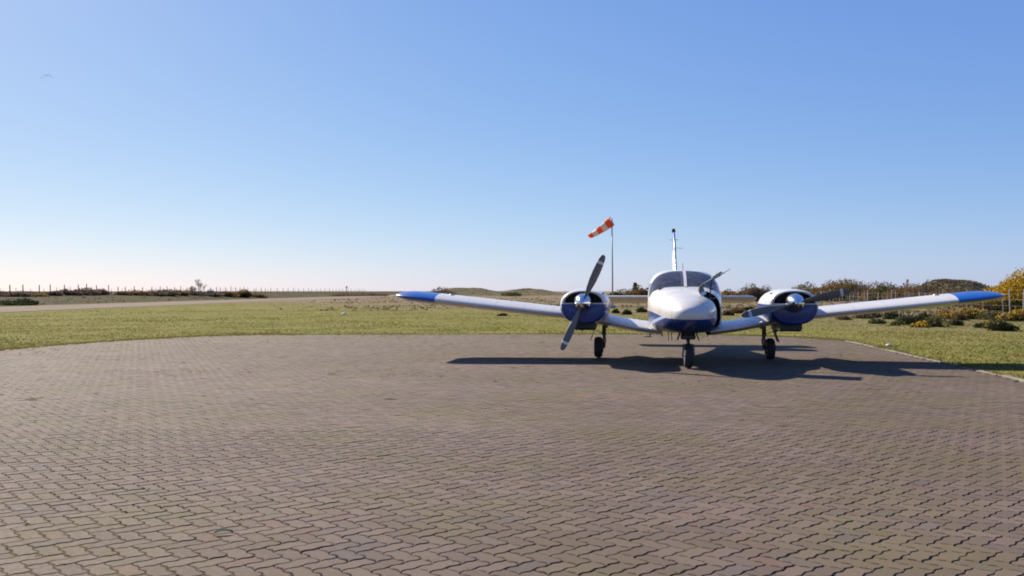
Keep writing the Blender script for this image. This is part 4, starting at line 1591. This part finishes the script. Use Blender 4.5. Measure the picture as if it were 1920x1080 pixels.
# ------------------------------------------------------------------ trees
def bare_tree(name, px, Y, h, label, seed):
    x, y, z = at(px, Y)
    root = tag(empty(name, (x, y, z - 0.05)), label, 'tree', 'bare trees on the left bank')
    g = random.Random(seed)
    part('trunk', tube([(0, 0, 0), (0.03, 0, h * 0.2), (0.0, 0.02, h * 0.42)], [0.055, 0.045, 0.030], 7), M['twig'], root, True)
    tubes = []

    def grow(p, d, L, r, dep):
        q = p + d * L
        tubes.append(tube([p, p + d * L * 0.5 + Vector((g.gauss(0, 0.02), g.gauss(0, 0.02), 0)) * L, q], [r, r * 0.85, r * 0.65], 4))
        if dep == 0:
            return
        for _ in range(4):
            e = (d + Vector((g.gauss(0, 0.50), g.gauss(0, 0.50), g.random() * 0.45))).normalized()
            grow(p + d * L * (0.55 + 0.45 * g.random()), e, L * (0.58 + 0.2 * g.random()), r * 0.62, dep - 1)
    for a in range(3):
        q = a * 2.1 + g.random()
        grow(Vector((0, 0, h * (0.10 + 0.08 * a))), Vector((math.cos(q) * 0.42, math.sin(q) * 0.42, 1)).normalized(), h * 0.31, 0.026, 4)
    part('branches', join(*tubes), M['twig'], root)


bare_tree('bare_tree', 375, 142, 3.1, 'thin leafless tree standing on the skyline of the left bank', 3)
bare_tree('bare_sapling', 362, 141, 1.9, 'shorter leafless sapling left beside the thin bare tree', 8)
bare_tree('bare_sapling', 393, 146, 1.5, 'smallest leafless sapling right of the thin bare tree', 12)


def conifer(px, Y, h, w, label, style='leaf_dark', seed=1, name='conifer', lean=0.0, n=900, size=0.22):
    x, y, z = at(px, Y)
    root = tag(empty(name, (x, y, z - 0.05)), label, 'tree')
    part('trunk', tube([(0, 0, 0), (lean * 0.4, 0, h * 0.5), (lean, 0, h)], [0.10, 0.06, 0.015], 6), M['bark'], root)
    g = np.random.default_rng(seed)
    t = g.random(n)**0.8 * 0.9 + 0.1
    rr = w / 2 * (1.05 - t) * np.sqrt(g.random(n)) * (0.7 + 0.5 * np.sin(t * 40)**2)
    q = g.random(n) * 2 * PI
    C = np.stack([np.cos(q) * rr + lean * t, np.sin(q) * rr, t * h], -1)
    out = np.stack([np.cos(q), np.sin(q), np.full(n, 0.25)], -1)
    r2 = np.cross(out, g.normal(size=(n, 3)))
    r2 /= np.linalg.norm(r2, axis=1)[:, None]
    s = size * (0.5 + g.random(n))
    V = np.stack([C - r2 * s[:, None] * 0.3, C + r2 * s[:, None] * 0.3, C + out * s[:, None]], 1).reshape(-1, 3)
    link('crown', fast_mesh('crown', V, [np.arange(3 * n).reshape(-1, 3)], np.clip(0.4 + 0.25 * g.normal(size=n), 0, 1)), M[style], root)


conifer(1191, 126, 2.65, 1.5, 'small pointed conifer sticking up between windsock pole and cabin', seed=4)
conifer(1699, 99, 2.6, 0.9, 'thin dark sapling rising over the scrub behind the right wing', 'leaf_dusk', 5, 'sapling', 0.15, 90, 0.16)
conifer(1730, 95, 2.55, 1.0, 'wind bent sapling just left of the rounded dune', 'leaf_dusk', 6, 'sapling', 0.5, 90, 0.18)

# ------------------------------------------------------------------ fences
fr_ = tag(empty('post_fence', (33.5, 60, 0)), 'fence of thin pale weathered posts before the gorse on the right', 'fence')
pale = [1918.5, 1893.5, 1881, 1859, 1843, 1825, 1812.5, 1797, 1783, 1768, 1757.5, 1744, 1735.5, 1723, 1715, 1705, 1697, 1687, 1680, 1672, 1665, 1655, 1646, 1637, 1631,
        1627, 1621, 1609, 1605, 1601, 1594, 1590, 1586, 1580, 1574, 1568, 1562, 1556, 1550, 1545, 1540, 1535, 1530, 1440, 1436, 1432]
tops = []
pm = [make_mesh('post', *tube([(0, 0, -0.15), (0.004, 0, 0.75), (0, 0.004, 1.45)], [0.042, 0.040, 0.036], 7)),
      make_mesh('post', *box((0, 0, 0.65), (0.065, 0.065, 1.60), bev=0.008)),
      make_mesh('post', *tube([(0, 0, -0.15), (-0.01, 0.01, 0.7), (0.01, 0, 1.30)], [0.030, 0.028, 0.026], 6))]
for m_ in pm:
    m_.materials.append(M['post_pale'])
pd = pm[1].copy()
pd.materials.clear()
pd.materials.append(M['post_dark'])
for k, px in enumerate(pale):
    q = (px - 960) / F
    Y = 27.3 / (q - 0.093)
    X = q * Y
    big = px in (1918.5, 1893.5)
    me = pm[1] if big else (pd if k % 9 == 5 or k % 7 == 3 else pm[k % 3])
    o = bpy.data.objects.new('post', me)
    COL.objects.link(o)
    o.parent = fr_
    z = float(height(X, Y))
    o.location = (X - 33.5, Y - 60, z)
    o.rotation_euler = (random.gauss(0, 0.02), random.gauss(0, 0.02), random.random())
    sc_ = 1.06 if big else random.uniform(0.82, 1.08)
    o.scale = (1, 1, sc_)
    if k % 2 == 0:
        tops.append((X - 33.5, Y - 60, z))
q = (1618 - 960) / F
Y = 27.3 / (q - 0.093)
o = bpy.data.objects.new('post', pm[1])
COL.objects.link(o)
o.parent = fr_
o.location = (q * Y - 33.5 + 0.25, Y - 60 - 0.3, float(height(q * Y, Y)))
o.rotation_euler = (0.05, -0.24, 0.3)
o['label'] = 'pale post leaning to the left'
for hgt in (0.45, 0.85, 1.22):
    part('wire', tube([(a, b, c + hgt + random.gauss(0, 0.01)) for a, b, c in tops], 0.004, 4), M['wire'], fr_)

fl_ = tag(empty('post_fence', (-58, 110, 0.8)), 'long fence of dark posts along the top of the left bank', 'fence')
d1 = make_mesh('post', *tube([(0, 0, -0.3), (0.005, 0, 0.7), (0, 0, 1.42)], [0.062, 0.058, 0.055], 7))
d2 = make_mesh('post', *tube([(0, 0, -0.3), (0.005, 0, 0.5), (0, 0, 1.05)], [0.028, 0.026, 0.024], 6))
for m_ in (d1, d2):
    m_.materials.append(M['post_dark'])
tops = []
Y = 96.0
k = 0
while Y < 330:
    X = -58 + random.gauss(0, 0.12) + 2.0 * sstep(180, 330, Y)
    X = float(X)
    z = float(height(X, Y))
    o = bpy.data.objects.new('post', d1 if k % 2 == 0 else d2)
    COL.objects.link(o)
    o.parent = fl_
    o.location = (X + 58, Y - 110 + random.gauss(0, 0.15), z - 0.8)
    o.rotation_euler = (random.gauss(0, 0.02), random.gauss(0, 0.02), 0)
    o.scale = (1, 1, random.uniform(0.86, 1.08))
    if k % 2 == 0:
        tops.append((X + 58, Y - 110, z - 0.8))
    Y += 1.5 if Y < 200 else 2.5
    k += 1
for hgt in (0.5, 0.95):
    part('wire', tube([(a, b, c + hgt) for a, b, c in tops], 0.004, 4), M['wire'], fl_)

# marker pole far along the track
x, y, z = at(650, 235)
mk = tag(empty('marker_post', (x, y, z)), 'lone marker post with a small pale board on the far skyline', 'marker post')
part('post', tube([(0, 0, -0.2), (0, 0, 2.6)], 0.05, 8), M['post_dark'], mk)
part('board', box((0, -0.07, 2.45), (0.50, 0.04, 0.62), bev=0.01), M['sockwhite'], mk)

# ------------------------------------------------------------------ small things
def rock(px, Y, r, label, seed):
    g = random.Random(seed)
    rings = []
    for i in range(1, 6):
        q = PI * i / 6
        rings.append([(r * math.sin(q) * math.cos(2 * PI * k / 9) * g.uniform(0.8, 1.15), r * math.sin(q) * math.sin(2 * PI * k / 9) * g.uniform(0.8, 1.15), -r * 0.62 * math.cos(q) * g.uniform(0.9, 1.1)) for k in range(9)])
    x, y, z = at(px, Y)
    o = part('rock', loft(rings, True, True), M['stone'], None, True, loc=(x, y, z + r * 0.35))
    tag(o, label, 'rock')


rock(1666, 21.4, 0.060, 'small white stone on the grass beside the right edge of the paving', 2)
rock(645, 50.0, 0.13, 'pale stone lying far out on the lawn at the left', 5)

# three gulls high on the left
for k, (px, py, Y, sp, rot) in enumerate(((77.5, 145.5, 150, 0.62, 0.3), (85.5, 141.5, 150, 0.70, -0.2), (92.5, 142.5, 152, 0.62, 0.9))):
    X = (px - 960) / F * Y
    Z = EYE + (546 - py) / F * Y
    body = lathe([(0.0, -0.20), (0.025, -0.18), (0.045, -0.10), (0.05, 0.0), (0.035, 0.10), (0.012, 0.20), (0.0, 0.21)], 8, 'Y')
    wings = []
    for s in (-1, 1):
        sec = []
        for u, dy, c, dz in ((0.0, 0.0, 0.14, 0.01), (0.35, -0.05, 0.13, 0.09), (0.7, 0.0, 0.09, 0.10), (1.0, 0.10, 0.02, 0.05)):
            X_ = s * u * sp
            sec.append([(X_, dy - c / 2, dz), (X_, dy, dz + 0.012), (X_, dy + c / 2, dz), (X_, dy, dz - 0.008)])
        wings.append(loft(sec, True, True))
    o = part('gull', join(body, *wings), M['bird'], None, True, loc=(X, Y, Z), rot=(0.1, rot * 0.6, rot))
    tag(o, ('left hand lower gull of the three flying high in the sky', 'middle gull of the three flying high in the sky',
            'right hand gull of the three flying high in the sky')[k], 'bird', 'gulls flying high on the left')

# a scrap of green leaf on the paving
lx, ly = (420 - 960) / F * 4.82, 4.82
V = []
for i in range(9):
    t = i / 8
    w = 0.014 * math.sin(PI * min(1, t * 1.02))**0.7 + 0.001
    V += [(-0.05 + 0.10 * t, -w, 0.006 + 0.014 * math.sin(PI * t)), (-0.05 + 0.10 * t, w, 0.012 + 0.010 * math.sin(PI * t))]
V2 = [(a, b, c - 0.0015) for a, b, c in V]
Fq = [(2 * i, 2 * i + 1, 2 * i + 3, 2 * i + 2) for i in range(8)]
Fq2 = [(18 + a, 18 + d_, 18 + c, 18 + b) for a, b, c, d_ in Fq]
lf = part('fallen_leaf', (V + V2, Fq + Fq2), simple('grey green leaf', (0.030, 0.050, 0.042), 1.0, spec=0.05), None, True, loc=(lx, ly, 0.002), rot=(0, 0, 0.3))
tag(lf, 'small grey green leaf lying on the pavers at the lower left', 'leaf')
